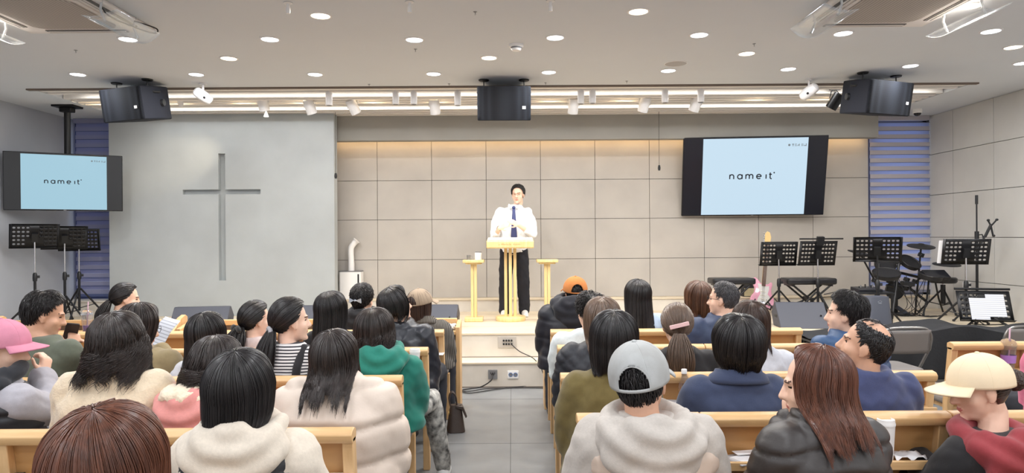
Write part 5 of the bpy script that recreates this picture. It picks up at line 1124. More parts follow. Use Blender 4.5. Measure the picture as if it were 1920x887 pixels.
def cap(parent, M, m, name='cap', brim=True, back_hole=True, brim_len=.075, strapm=None, low=1.62, buttonm=None):
    rows = []; vol = .021; nt_, np_ = 96, 26; mb = MB(); V = {}
    def P(th, ph, v=vol):
        return Vector(sph(np.array(th), np.array(ph), v + .004 * math.sin(min(ph, 1.5)), tilt=.12)) * K
    for i in range(np_):
        for j in range(nt_):
            V[i, j] = len(mb.v); mb.v.append(tuple(P(2 * PI * j / nt_, .01 + low * i / (np_ - 1))))
    for i in range(np_ - 1):
        for j in range(nt_):
            th = (2 * PI * (j + .5) / nt_); ph = .01 + low * (i + .5) / (np_ - 1); dth = abs((th - PI + PI) % (2 * PI) - PI)
            if back_hole and (dth / .52) ** 2 + ((ph - low + .08) / .58) ** 2 < 1 and ph < low - .085: continue
            j2 = (j + 1) % nt_; mb.f.append((V[i, j], V[i, j2], V[i + 1, j2], V[i + 1, j])); mb.m.append(0)
    mb.v = [tuple(M @ Vector(v)) for v in mb.v]
    o = mb.build(name, m, parent, solid=.003)
    s = MB()
    for q in range(6):
        th = PI / 6 + q * PI / 3; s.tube([M @ P(th, .02 + (low - .05) * t / 14, vol + .0012) for t in range(15)], .0011, 5)
    if back_hole:
        s.tube([M @ P(PI + .54 * math.cos(a), low - .09 - .56 * math.sin(a), vol + .001) for a in np.linspace(0, PI, 24)], .0022, 6)
    s.build('seam', m, o)
    b = MB(); b.ell(M @ P(0, 0, vol + .002), (.009, .009, .006), 12, 6); b.build('button', buttonm or m, o)
    if brim:
        rws = []
        for i in range(9):
            u = i / 8; row = []
            for j in range(25):
                a = -1.05 + 2.1 * j / 24; base = P(a, low - .04); ext = brim_len * (math.cos(a * 1.25) ** .6 if abs(a * 1.25) < PI / 2 else 0) + .004
                d = Vector((math.sin(a) * .55, math.cos(a) + .25, 0)).normalized()
                row.append(M @ (base + d * ext * u + Vector((0, 0, -.010 * u - .016 * (abs(a) / 1.05) ** 2 * u))))
            rws.append(row)
        bb = MB(); bb.grid(rws); bb.build('brim', m, o, solid=.005)
    return o
def glasses(parent, M, m):
    g = MB()
    for s in (-1, 1):
        c = Vector((s * .032, .1, .008)) * K; g.tube([M @ (c + Vector((.021 * math.cos(a), -.003 * abs(math.cos(a)), .019 * math.sin(a))) * K) for a in np.linspace(0, 2 * PI, 21)], .0014, 6)
        g.tube([M @ (Vector(q) * K) for q in ((s * .053, .098, .012), (s * .076, .085, .014), (s * .085, .0, .008), (s * .083, -.02, -.01))], .0014, 6)
    g.tube([M @ (Vector(q) * K) for q in ((-.011, .101, .012), (0, .104, .014), (.011, .101, .012))], .0014, 6)
    return g.build('glasses', m, parent)
def add_head(mb, M, neck_to, nr=.052):
    def E(c, r): mb.ell(M @ (Vector(c) * K), [q * K for q in r], 18, 12, rot=M.to_euler())
    E((0, -.012, .035), (.077, .095, .09)); E((0, .03, -.03), (.066, .062, .085)); E((0, .042, -.082), (.047, .046, .034))
    for s in (-1, 1):
        E((s * .034, .044, -.028), (.034, .036, .034)); E((s * .078, -.008, -.004), (.009, .021, .031)); E((s * .076, -.002, -.032), (.008, .011, .012)); E((s * .0, .078, .026), (.05, .018, .011))
    pts = [M @ (Vector(q) * K) for q in ((0, .09, .012), (0, .1, -.012), (0, .107, -.028))]; chain(mb, pts, [.009 * K, .011 * K, .0145 * K], 10)
    for s in (-1, 1): E((s * .012, .096, -.031), (.009, .01, .008))
    E((0, .088, -.058), (.023, .012, .006)); E((0, .086, -.067), (.02, .012, .007)); E((0, .08, -.1), (.022, .018, .016))
    chain(mb, [M @ (Vector((0, -.022, -.04)) * K), M @ (Vector((0, -.03, -.1)) * K), neck_to], [nr * K, nr * K, (nr + .006) * K], 16)
def face_paint(M):
    Mi = np.array(M.inverted())
    def f(c):
        p = (c @ Mi[:3, :3].T + Mi[:3, 3]) / K; mi = np.zeros(len(c)); ax = np.abs(p[:, 0])
        fr = p[:, 1] > .06
        mi[fr & (((ax - .031) / .012) ** 2 + ((p[:, 2] - .007) / .004) ** 2 < 1)] = 1
        mi[fr & (((ax - .032) / .02) ** 2 + ((p[:, 2] - .028 + (ax - .03) ** 2 * 6) / .0032) ** 2 < 1)] = 3
        mi[fr & (((ax) / .022) ** 2 + ((p[:, 2] + .062) / .0085) ** 2 < 1)] = 2
        return mi
    return f
DENIM = mat('dark_trousers', (38, 40, 48), .85, bump=.1, bscale=200); SHOE = mat('shoe_white', (226, 226, 224), .6); SHOEB = mat('shoe_black', (28, 28, 30), .5)
def folds(a, s=22, seed=0): return lambda co: a * wob(co, s, seed) + a * .5 * wob(co, s * 2.3, seed + 3)
def puff(p, a, seed=0, slope=0.0, wr=.002):
    def f(co):
        z = co[:, 2] + slope * np.abs(co[:, 0]) + .006 * np.sin(co[:, 0] * 22 + seed)
        q = np.abs(np.sin(PI * z / p)); return a * (np.clip(q * 1.6, 0, 1) ** .45) - a * .75 + wr * wob(co, 40, seed) * q + .004 * wob(co, 14, seed)
    return f
def quilt(p, a):
    def f(co):
        u = (co[:, 0] + co[:, 2]) / p; v = (co[:, 0] - co[:, 2]) / p
        return a * np.minimum(np.abs(np.sin(PI * u)), np.abs(np.sin(PI * v))) ** .6 - a * .5
    return f
def hooded(mb, sh, z0, big=1.0):            # a hood lying on the back below the neck
    ring = [(math.sin(a) * .105 * big, -.02 + math.cos(a) * .085 * big, z0 + .02 * math.cos(a) - .0) for a in np.linspace(0, 2 * PI, 25)]
    chain(mb, ring[:-1] + [ring[0]], [.036 * big] * 25, 10)
    mb.ell((0, -.115 * big, z0 - .055 * big), (.15 * big, .06 * big, .10 * big), 20, 12); mb.ell((0, -.13 * big, z0 - .115 * big), (.095 * big, .05 * big, .085 * big), 18, 12)
    for s in (-1, 1): mb.ell((s * .1 * big, -.07, z0 - .03), (.065 * big, .065 * big, .06 * big), 14, 10)
def hoodfold(z0, seed):
    def f(co):
        d = np.sqrt((co[:, 0] * .8) ** 2 + (co[:, 2] - z0 - .07) ** 2)
        return .006 * np.sin(d * 95 + seed) * (co[:, 1] < 0) + .003 * wob(co, 30, seed)
    return f
def person(label, hx, top, z, backz, bx=None, yaw=0, hyaw=0, hpitch=0, hroll=0, sex='f', skin=SKIN, hair=None, garment=None, vest=None, hood=None, collar=None, capd=None,
           arms=None, w=None, leg=DENIM, shoe=SHOEB, vox=.012, bvox=.011, glass=None, group='people seated on the benches', lean=None, hands=True, legs=None, hairvol=.014, shd=0.0, trunk=1.0):
    P = at(hx, top, z); Yp = backz + .222 + .6 * (garment or {}).get('b', 0); bx = hx if bx is None else bx; X = at(bx, top, z).x; w = w or (.178 if sex == 'f' else .198)
    yr, hy = R(yaw), R(hyaw)
    c, s = math.cos(-yr), math.sin(-yr); dx, dy = P.x - X, z - Yp
    lx, ly = dx * c - dy * s, dx * s + dy * c                      # head centre in body coordinates
    hz = P.z - (.125 + hairvol) * K; sh = hz - .195 * K - shd
    M = Matrix.Translation((lx, ly, hz)) @ Euler((R(hpitch), R(hroll), hy), 'XYZ').to_matrix().to_4x4()
    nb = Vector((lx * .7, ly * .7 - .02, sh + .02)); cx, cy = lx * .55, ly * .55
    arms = arms or {}
    A = {}
    for sd in (-1, 1):
        d = arms.get(sd, {})
        
        d = dict(d)
        for kk in ('e', 'w'):
            if kk + 'p' in d:
                q = at(*d[kk + 'p']) - Vector((X, Yp, 0)); d[kk] = (q.x * c - q.y * s, q.x * s + q.y * c, q.z)
        S = Vector((cx + sd * (w - .04), cy - .01, sh - .02)); E_ = Vector(d.get('e', (cx + sd * (w - .002), cy + .06, max(sh - .27, .56)))); W_ = Vector(d.get('w', (sd * .09, cy + .25, .60)))
        A[sd] = (S, E_, W_, d)
    # the body: head, neck, trunk, arms with hands, legs
    b = MB(); add_head(b, M, nb, .05 if sex == 'f' else .058)
    loft(b, [(.48, 0, 0, .14, .10), (.48 + (sh - .6) * .5, cx * .3, cy * .3, .12, .085), (sh - .12, cx * .8, cy * .8 - .01, .13, .085), (sh - .02, cx, cy - .015, w - .06, .07), (sh + .03, nb.x, nb.y, .07, .05)], 20)
    for sd in (-1, 1):
        S, E_, W_, d = A[sd]; chain(b, [S, E_, W_], [.045, .038, .027], 10)
        dv = (W_ - E_).normalized(); hand(b, W_, d.get('d', Vector((-sd * .35, .75, -.25))), d.get('n', Vector((0, .2, 1))), d.get('side', -sd), d.get('curl', .45))
    L = legs or {}
    if legs == 'short': L = {q: dict(k=(q * .11, .29, .515), a=(q * .115, .27, .09)) for q in (-1, 1)}
    LG = {}
    for sd in (-1, 1):
        q = L.get(sd, {}); hp = Vector((sd * .09, .03, .525)); kn = Vector(q.get('k', (sd * .11, .38, .515))); an = Vector(q.get('a', (sd * .115, .355, .09))); LG[sd] = (hp, kn, an)
        chain(b, [hp, kn, an], [.06, .045, .035], 10); chain(b, [an + Vector((0, 0, -.03)), an + Vector((0, .13, -.05))], [.032, .026], 10)
    mats = [skin, EYEM, LIPM, BROWM]
    body = skinned(b, 'person', mats, None, bvox, 2, None, face_paint(M), loc=(X, Yp, 0)); body.rotation_euler = (0, 0, yr)
    tag(body, label, 'person', group)
    # trousers, shoes
    b = MB(); b.ell((0, 0, .525), (.175, .14, .085), 18, 10)
    for sd in (-1, 1):
        hp, kn, an = LG[sd]; chain(b, [hp, kn, an], [.085, .068, .055], 12)
    skinned(b, 'trousers', leg, body, .016, 3, folds(.004, 25))
    for sd in (-1, 1):
        an = LG[sd][2]; m = MB(); chain(m, [an + Vector((0, -.02, -.04)), an + Vector((0, .06, -.048)), an + Vector((0, .14, -.055))], [.04, .042, .035]); m.span((an.x - .04, an.y - .055, 0.002), (an.x + .04, an.y + .165, .022))
        skinned(m, 'shoe', shoe, body, .012, 3)
    # upper garment
    gm, gb, gs = garment['m'], garment.get('b', .0), garment.get('s', 'plain'); sd0 = zlib.crc32(label.encode()) % 97
    def trunkmb(bk, neck=True, low=.455):
        b = MB(); q_ = sh - .13 - low; loft(b, [(low, 0, 0, .185 + bk, .145 + bk), (low + q_ * .3, 0, 0, .18 + bk, .135 + bk), (low + q_ * .6, cx * .4, cy * .4, .165 + bk, .12 + bk), (sh - .13, cx * .8, cy * .8 - .012, .175 + bk, .125 + bk), (sh - .04, cx, cy - .015, w - .012 + bk, .108 + bk),
                 (sh + .012, cx, cy - .015, w - .045 + bk, .09 + bk * .7), (sh + .045, (cx + nb.x) / 2, nb.y - .005, .115 + bk, .075 + bk * .5)] + ([(sh + .075, nb.x, nb.y, .075 + bk * .4, .065 + bk * .4)] if neck else []), 28)
        return b
    b = trunkmb(gb, low=garment.get('low', .455)); ar = garment.get('ar', .062) + gb * .7
    for sd in (-1, 1):
        S, E_, W_, d = A[sd]; end = d.get('cut', garment.get('cut', .96)); Wc = E_.lerp(W_, end) if end > 0 else None
        if Wc is not None: chain(b, [S, S.lerp(E_, .5) + Vector((sd * .01, -.005, 0)), E_, Wc], [ar + .012, ar + .006, ar - .004, max(ar - .02, .036)], 14)
        else: chain(b, [S, S.lerp(E_, .75)], [ar + .01, ar], 14)
    if garment.get('collar'): chain(b, [(nb.x + math.sin(a) * .075, nb.y + .0 + math.cos(a) * .068, sh + .075 + .012 * math.cos(a)) for a in np.linspace(0, 2 * PI, 21)], [garment['collar']] * 21, 8)
    dsp = {'plain': folds(garment.get('f', .006), 20, sd0), 'puff': puff(garment.get('p', .085), garment.get('a', .02), sd0, garment.get('slope', 0.0)), 'quilt': quilt(.075, .011)}[gs]
    skinned(b, garment.get('n', 'jacket'), gm, body, vox, 3, dsp)
    if vest:
        b = trunkmb(vest.get('b', .018), neck=vest.get('neck', False), low=.46)
        skinned(b, vest.get('n', 'vest'), vest['m'], body, vox, 3, puff(.085, .016, sd0) if vest.get('s') == 'puff' else folds(.004, 20, sd0))
    if vest and vest.get('straps'):
        pass
    z0 = sh + .06
    if hood:
        b = MB(); hooded(b, sh, z0, hood.get('big', 1.0)); M2 = Matrix.Translation((nb.x, nb.y + .015, .03 + hood.get('dz', 0)))
        b.v = [tuple(M2 @ Vector(v)) for v in b.v]
        skinned(b, 'hood', hood['m'], body, min(vox, .011), 3, hoodfold(z0, sd0) if not hood.get('fluffy') else folds(.008, 60, sd0))
    if collar:
        b = MB(); bk = gb
        rows = []
        for i in range(6):
            u = i / 5; rows.append([(nb.x + (.072 + bk * .5 + .03 * u + .012 * (u > .5)) * math.sin(a), nb.y - .003 + (.066 + bk * .5 + .026 * u) * math.cos(a), sh + .10 - (.055 * u ** 1.6) + (.02 if u < .3 else .0) * u - .012 * math.cos(a)) for a in np.linspace(.5, 2 * PI - .5, 33)])
        b.grid(rows); b.build('collar', collar, body, solid=.008)
    cr_ = garment.get('collar', .0) or (.015 if collar else .0)
    def collide(V):
        zz = [sh - .3, sh - .05, sh + .02, sh + .06, sh + .095, sh + .13]; pa = garment.get('a', .0) * .5 if gs == 'puff' else 0
        rx = np.interp(V[:, 2], zz, [.17 + gb, w + gb, w + gb - .03, .11 + gb, (.085 + cr_) if cr_ else .07, .0]) + pa
        ry = np.interp(V[:, 2], zz, [.13 + gb, .118 + gb, .10 + gb, .085 + gb * .6, (.08 + cr_) if cr_ else .06, .0]) + pa
        if hood: ry = ry + np.interp(V[:, 2], [z0 + .0, z0 + .04, z0 + .12], [.03, .03, .0])
        x = V[:, 0] - cx; y = V[:, 1] - (cy - .015); q = np.where(rx > .02, 1 - (x / np.maximum(rx, .02)) ** 2, -1); ins = q > 0
        lim = ry * np.sqrt(np.maximum(q, 0)); sgn = np.where(y < .03, -1, 1)
        hit = ins & (np.abs(y) < lim); V[:, 1] = np.where(hit, cy - .015 + sgn * (lim + .004), V[:, 1]); return V
    if hair:
        h = dict(hair); st = h.pop('style'); make_hair(body, M, st, h.pop('m', HBLACK), h.pop('dens', 900), zlib.crc32(label.encode()) % 9973, zmin=(z0 + .035 + hood.get('dz', 0)) if hood else None, collide=collide if st in ('long', 'tail') else None, **h)
    if capd: cap(body, M, **capd)
    if glass: glasses(body, M, glass)
    return body, M, dict(sh=sh, nb=nb, cx=cx, cy=cy, A=A)

# ---------------------------------------------------------------- the people
def fab(name, c, **k):
    k.setdefault('noise', .1); k.setdefault('nscale', 60); k.setdefault('sheen', .15); k.setdefault('bump', .12); k.setdefault('bscale', 350)
    return mat('cloth_' + name, c, k.pop('rough', .92), **k)
def shiny(name, c, rough=.5): return mat('shell_' + name, c, rough, noise=.08, nscale=12, bump=.06, bscale=90)
GREYH = fab('heather_grey', (188, 180, 172), nscale=120); CAPG = mat('cap_grey', (178, 180, 180), .95, noise=.18, nscale=14, col2=(160, 160, 158), bump=.1, bscale=500)
QCREAM = shiny('cream_quilt', (204, 184, 168), .6)
# the nearest right-hand row
b, M, I = person('person in a grey cap and pale grey hoodie seated by the aisle, nearest row', 1200, 636, 2.2, 1.93, 1222, hyaw=-20, hroll=-6, sex='m', skin=SKIN2, hair=dict(style='short', dens=1500, vol=.008, nape=2.25), vox=.009, bvox=.007,
       garment=dict(m=GREYH, b=.024, n='hoodie', f=.007), hood=dict(m=GREYH, big=1.08, dz=-.04), capd=dict(m=CAPG, low=1.72), hairvol=.026, shd=-.02, vest=dict(m=QCREAM, b=.03, s='puff', neck=False))
person('woman with straight chestnut hair in a black quilted puffer, turned to the left', 1526, 648, 2.2, 1.93, 1545, yaw=14, hyaw=52, hpitch=-6, hair=dict(style='long', m=HRED, dens=2600, vol=.013, ztip=-.165, tb=.95, flare=.02, curl=.05, wave=.002, tuck=.0), vox=.009, bvox=.007,
       garment=dict(m=shiny('brown_black', (52, 47, 46), .45), b=.032, s='puff', p=.078, a=.013, slope=.12, n='puffer_jacket', collar=.035), hairvol=.018, shd=-.01, arms={-1: dict(wp=(1482, 795, 2.42), d=(.1, .3, 1), n=(-1, 0, 0), curl=1.0), 1: {}})
MAROON = fab('maroon', (150, 58, 64)); CAPC = mat('cap_cream', (236, 216, 184), .9, noise=.05, nscale=20, bump=.08, bscale=400)
b, M, I = person('woman in a cream cap and red-hooded black jacket in profile at the right edge', 1836, 661, 2.6, 2.27, 1850, yaw=18, hyaw=62, hpitch=-13, skin=SKIN, legs='short', hair=dict(style='bun', m=HDBR, dens=2200, vol=.008, nape=2.5, tie=(PI, 1.45), tailr=.042), vox=.009, bvox=.006,
       garment=dict(m=fab('black_jersey', (34, 33, 36)), b=.022, n='sweatshirt'), hood=dict(m=MAROON, big=1.18, dz=-.035), capd=dict(m=CAPC, low=1.66, brim_len=.08), hairvol=.026, shd=.03)
e = MB(); e.tube([M @ (Vector((.079 + .004 * math.cos(a), -.004 + .007 * math.sin(a), -.05 + .009 * math.cos(a))) * K) for a in np.linspace(0, 2 * PI, 14)], .0016, 6); e.build('earring', mat('gold', (226, 178, 96), .25, metal=1), b)
# second right-hand row
person('woman with a sleek black bob in an olive jacket, right-hand aisle seat', 1150, 583, 2.95, 2.76, 1137, hyaw=-4, hair=dict(style='long', dens=2400, vol=.018, ztip=-.125, tb=1.1, flare=.02, curl=.10, lay=.008), vox=.01,
       garment=dict(m=fab('olive', (112, 98, 56)), b=.012, n='jacket'), hairvol=.02, shd=.0)
NAVY = fab('navy_wool', (58, 68, 96), nscale=180)
person('woman with a rounded black bob in a collared navy-blue wool coat', 1384, 590, 2.95, 2.76, 1376, hyaw=3, hair=dict(style='long', m=HBLACK, dens=2400, vol=.026, ztip=-.095, tb=1.1, flare=.0, curl=.22, wave=.002, lay=.01), vox=.01,
       garment=dict(m=NAVY, b=.03, n='coat', f=.004), collar=NAVY, hairvol=.026, shd=.01, w=.19)
SWEAT = fab('navy_sweater', (66, 74, 112), nscale=150)
person('bald-crowned man in a navy sweater looking up to the left', 1620, 597, 2.95, 2.76, 1640, yaw=8, hyaw=50, hpitch=14, sex='m', hair=dict(style='short', dens=1500, vol=.006, bald=.78, length=.03, lift=.004, nape=2.2, front=.95), vox=.01, bvox=.006,
       garment=dict(m=SWEAT, b=.014, n='sweater', collar=.024), hairvol=.006, shd=-.005, skin=SKIN2)
# third right-hand row
person('person with short ash-brown hair in a black diamond-quilted jacket', 1129, 558, 3.8, 3.56, 1110, hyaw=-8, hair=dict(style='long', m=HASH, dens=1500, vol=.018, ztip=-.13, tb=1.1, curl=.2, flare=0), garment=dict(m=shiny('black_quilt', (38, 40, 48), .55), b=.03, s='quilt', n='quilted_jacket'), hairvol=.02)
b, M, I = person('woman in black with a brown ponytail held by a pink barrette', 1269, 567, 3.78, 3.56, 1287, hyaw=-6, hair=dict(style='tail', m=HASH, dens=1900, vol=.014, tie=(PI, 1.75), tail=.24, tailr=.06), garment=dict(m=fab('black_knit', (38, 36, 38)), b=.006, n='top'), hairvol=.016)
m = MB(); m.prism(rrect(.105, .022, .004), .008, M @ Matrix.Translation(Vector((-.004, -.131, .022)) * K) @ Euler((R(90), R(-14), 0)).to_matrix().to_4x4()); m.build('barrette', mat('barrette_pink', (236, 196, 196), .4), b, bevel=.002)
person('woman with dark brown hair in a light grey top', 1407, 565, 3.78, 3.56, 1430, hyaw=-14, hair=dict(style='long', m=HDBR, dens=1600, vol=.016, ztip=-.115, tb=1.1, curl=.25, flare=.06), garment=dict(m=fab('light_grey', (204, 206, 214)), b=.008, n='top'), hairvol=.018)
person('black-haired man in a blue puffer jacket facing left', 1585, 543, 3.78, 3.56, 1592, yaw=14, hyaw=44, sex='m', hair=dict(style='short', dens=1800, vol=.016, length=.06, lift=.012), garment=dict(m=shiny('blue', (50, 82, 122), .5), b=.03, s='puff', p=.1, a=.02, n='puffer_jacket', collar=.032), hairvol=.024, bvox=.008, skin=SKIN)
# fourth right-hand row
person('person with curly black hair in a pale blue shirt', 1105, 546, 4.65, 4.46, 1092, hyaw=20, sex='m', legs='short', hair=dict(style='short', dens=1300, vol=.014, length=.06, lift=.022, wave=.012, nape=2.0), garment=dict(m=fab('pale_blue', (222, 230, 232)), b=.012, n='shirt'), hairvol=.03)
NJ = shiny('navy_jacket', (48, 62, 92), .6)
person('grey-haired man with glasses in a navy jacket, facing left', 1355, 527, 4.65, 4.46, 1337, yaw=14, hyaw=42, sex='m', legs='short', hair=dict(style='short', m=mat('hair_grey', (62, 60, 62), .45, noise=.4, nscale=30, col2=(92, 90, 92)), dens=1000, vol=.008, length=.035, lift=.005), garment=dict(m=NJ, b=.022, n='jacket', collar=.022), glass=BLACKM, hairvol=.012, bvox=.008)
# front right-hand row
CAPO = mat('cap_orange', (196, 124, 66), .9, noise=.1, nscale=20)
person('man in an orange-brown cap and a black puffer with a hood, front row', 1078, 517, 5.42, 5.2, 1064, hyaw=4, sex='m', legs='short', hair=dict(style='short', dens=700, vol=.006, nape=2.25), garment=dict(m=shiny('black_puffer', (32, 34, 44), .5), b=.055, s='puff', p=.14, a=.012, n='puffer_jacket'), hood=dict(m=fab('black_hood', (30, 31, 40)), big=1.15, dz=.02), capd=dict(m=CAPO), hairvol=.026, shd=-.02, skin=SKIN2)
person('woman with very long straight black hair in a light blue top, front row', 1195, 525, 5.4, 5.2, 1203, hyaw=16, legs='short', hair=dict(style='long', dens=1500, vol=.016, ztip=-.43, tb=1.0, flare=.12, curl=.1, tuck=.03), garment=dict(m=fab('light_blue', (186, 206, 230)), b=.012, n='top'), hairvol=.018)
person('woman with chin-length brown hair beside the man with glasses, front row', 1308, 528, 5.4, 5.2, 1308, hyaw=14, legs='short', hair=dict(style='long', m=HBROWN, dens=1200, vol=.018, ztip=-.13, tb=1.0, curl=.2, flare=.04), garment=dict(m=fab('slate', (70, 78, 96)), b=.01, n='top'), hairvol=.018)
person('person in pink at the right edge reaching for the purple drink', 1990, 560, 3.75, 3.5, 1990, hyaw=10, hair=dict(style='long', dens=600, vol=.016, ztip=-.2), garment=dict(m=fab('pink', (226, 120, 150)), b=.012, n='top'), arms={-1: dict(ep=(1935, 770, 3.85), wp=(1931, 716, 4.12), d=(-.8, .3, .12), n=(0, -.2, 1), curl=.6)})

# left block, nearest first
person('person with long brown hair, closest to the camera at the lower left', 205, 755, 1.2, .98, 208, hyaw=-8, hair=dict(style='long', m=HRED, dens=3800, vol=.008, ztip=-.36, tb=1.0, flare=.05, curl=.0, wave=.003, rad=.0012, lay=.03), vox=.009, garment=dict(m=fab('dark_top', (60, 52, 50)), b=.01, n='top'), hairvol=.018)
OAT = fab('oatmeal', (218, 206, 190), nscale=120)
person('woman with a straight black bob in an oatmeal hoodie and black padded vest', 452, 653, 2.0, 1.8, 462, hyaw=-16, hroll=3, hair=dict(style='long', m=HBLACK, dens=2800, vol=.008, ztip=-.135, tb=1.15, flare=.0, curl=.12, lay=.014), vox=.009, bvox=.008, skin=SKINP,
       garment=dict(m=OAT, b=.026, n='hoodie', f=.006), vest=dict(m=shiny('black_vest', (36, 36, 40), .55), b=.036, s='puff'), hood=dict(m=OAT, big=.95, dz=-.015), hairvol=.019, shd=-.01)
# second left-hand row
CAPP = mat('cap_pink', (206, 134, 156), .9, noise=.12, nscale=20, bump=.08, bscale=400)
b, M, I = person('man in a pink cap and black vest resting his hand on his chin, left edge', 6, 597, 3.02, 2.72, 14, yaw=-28, hyaw=-52, hpitch=-6, sex='m', hair=dict(style='short', dens=1300, vol=.006, nape=2.25), vox=.01, bvox=.006,
       garment=dict(m=fab('grey_sleeve', (172, 170, 178)), b=.02, n='sweatshirt'), vest=dict(m=shiny('black_puff_vest', (36, 38, 44), .55), b=.034, s='puff'), hood=dict(m=fab('dark_hood', (40, 42, 48)), big=1.0), capd=dict(m=CAPP, low=1.68, back_hole=False, brim_len=.07), hairvol=.026,
       arms={1: dict(ep=(84, 770, 3.05), wp=(80, 706, 3.16), d=(-.25, .35, 1), n=(.9, .3, .0), curl=.9, side=-1)})
FLEECE = fab('cream_fleece', (228, 208, 180), bump=.4, bscale=120, sheen=.4)
person('woman with shoulder-length wavy dark hair in a cream fleece jacket', 222, 583, 2.82, 2.58, 208, hyaw=-10, hair=dict(style='long', m=HSOFT, dens=2600, vol=.015, ztip=-.115, tb=1.1, flare=.2, curl=.05, wave=.026, lay=.03), vox=.01, garment=dict(m=FLEECE, b=.036, n='fleece_jacket', collar=.036, f=.008), hairvol=.024, shd=-.005, w=.19)
PINKJ = fab('salmon_pink', (224, 150, 144)); SHERPA = fab('sherpa', (240, 222, 196), bump=.5, bscale=100, sheen=.4)
b, M, I = person('person with curly dark hair in a salmon-pink jacket with a cream lined hood', 406, 628, 2.85, 2.58, 374, hyaw=-14, hpitch=-14, hair=dict(style='long', m=HSOFT, dens=2000, vol=.016, ztip=-.07, tb=1.1, flare=.22, curl=.15, wave=.03, lay=.02), vox=.01, garment=dict(m=PINKJ, b=.03, n='jacket'), hood=dict(m=PINKJ, big=1.15), hairvol=.026)
m = MB(); nb = I['nb']; m.ell((nb.x - .03, nb.y - .09, I['sh'] + .10), (.13, .085, .05), 18, 10); m.ell((nb.x - .11, nb.y - .05, I['sh'] + .08), (.07, .08, .055)); skinned(m, 'fleece_lining', SHERPA, b, .01, 3, folds(.008, 60, 4))
BEIGE = shiny('beige', (218, 202, 188), .6)
person('woman with dark shoulder-length hair in a big beige puffer jacket', 628, 617, 2.85, 2.58, 636, hyaw=-12, hair=dict(style='long', m=HSOFT, dens=2600, vol=.009, ztip=-.13, tb=1.1, flare=.03, curl=.0, lay=.03, wave=.004), vox=.011, garment=dict(m=BEIGE, b=.07, s='puff', p=.15, a=.024, n='puffer_jacket', collar=.045), hairvol=.02, shd=-.02, w=.19)
# third left-hand row
GREENT = fab('green_tee', (98, 104, 90))
person('black-haired man in a grey-green T-shirt looking down at his phone', 84, 543, 3.75, 3.53, 92, yaw=-18, hyaw=-40, hpitch=-16, sex='m', hair=dict(style='short', dens=1800, vol=.018, length=.055, lift=.01), garment=dict(m=GREENT, b=.012, n='t_shirt', cut=0), hairvol=.026, bvox=.007,
       arms={1: dict(ep=(146, 690, 3.78), wp=(135, 652, 3.98), d=(-.3, .4, .7), n=(.7, -.3, .4), curl=.7, side=-1), -1: dict(wp=(112, 660, 4.0), d=(.4, .5, .5))}, skin=SKIN2)
person('person with a dark bob and glasses in a khaki top reading a sheet of paper', 262, 569, 3.75, 3.53, 274, hyaw=-38, hpitch=-14, hair=dict(style='long', m=HSOFT, dens=1600, vol=.016, ztip=-.13, tb=1.0, curl=.2, flare=.02), garment=dict(m=fab('khaki', (150, 134, 100)), b=.024, n='jacket'), glass=BLACKM, hairvol=.018, bvox=.008, arms={1: dict(wp=(300, 655, 4.05)), -1: dict(wp=(280, 660, 4.05))})
person('woman with straight black hair in a white top, beside the desk divider', 390, 586, 3.75, 3.53, 384, hyaw=-24, hair=dict(style='long', dens=1600, vol=.016, ztip=-.24, tb=1.1, flare=.08, curl=.1), garment=dict(m=fab('white_top', (222, 222, 228)), b=.006, n='top'), hairvol=.018, skin=SKINP)
STR = stripes('striped_knit', (224, 222, 222), (58, 58, 64), 62, 'Z', .9, .55); BDUNG = fab('black_dungarees', (34, 34, 38))
b, M, I = person('woman in a striped top and black dungarees, ponytail in a grey scrunchie', 546, 558, 3.75, 3.53, 540, yaw=-12, hyaw=-44, skin=SKINP, hair=dict(style='tail', dens=1900, vol=.02, tie=(PI, 1.85), tail=.30, tailr=.075), garment=dict(m=STR, b=.008, n='striped_top', f=.004), hairvol=.016, bvox=.007)
sh, cx, cy = I['sh'], I['cx'], I['cy']
m = MB(); loft(m, [(.46, 0, 0, .2, .16), (.6, cx * .3, cy * .4, .18, .142), (sh - .16, cx, cy - .012, .165, .146), (sh - .13, cx, cy - .012, .15, .14)], 28)
for s in (-1, 1): chain(m, [(cx + s * .1, cy - .14, sh - .16), (cx + s * .105, cy - .115, sh - .04), (cx + s * .105, cy - .04, sh + .05), (cx + s * .10, cy + .07, sh), (cx + s * .1, cy + .12, sh - .14)], [.024] * 5)
skinned(m, 'dungarees', BDUNG, b, .012, 2)
T = Vector(sph(np.array(PI), np.array(1.85), .03)) * K
m = MB(); m.tube([M @ (T + Vector((.024 * math.cos(a), -.006, .02 * math.sin(a)))) for a in np.linspace(0, 2 * PI, 17)], .012, 8); m.build('scrunchie', fab('grey_satin', (176, 176, 182)), b)
FLOR = mat('patterned_trousers', (206, 204, 198), .9, noise=.8, nscale=22, col2=(40, 40, 42))
person('woman with a wavy dark bob in an emerald green hoodie, aisle seat', 702, 578, 3.75, 3.53, 722, hyaw=-16, hpitch=-4, hair=dict(style='long', m=HSOFT, dens=1900, vol=.020, ztip=-.11, tb=1.1, flare=.12, curl=.08, wave=.008, lay=.025), garment=dict(m=fab('emerald', (34, 122, 106), col2=(26, 104, 92), noise=.2, nscale=9), b=.03, n='hoodie', f=.009), hood=dict(m=fab('emerald_hood', (38, 128, 112)), big=1.1), hairvol=.022, leg=FLOR, shoe=SHOE,
       legs={1: dict(k=(.2, .37, .515), a=(.265, .46, .09))}, w=.19)
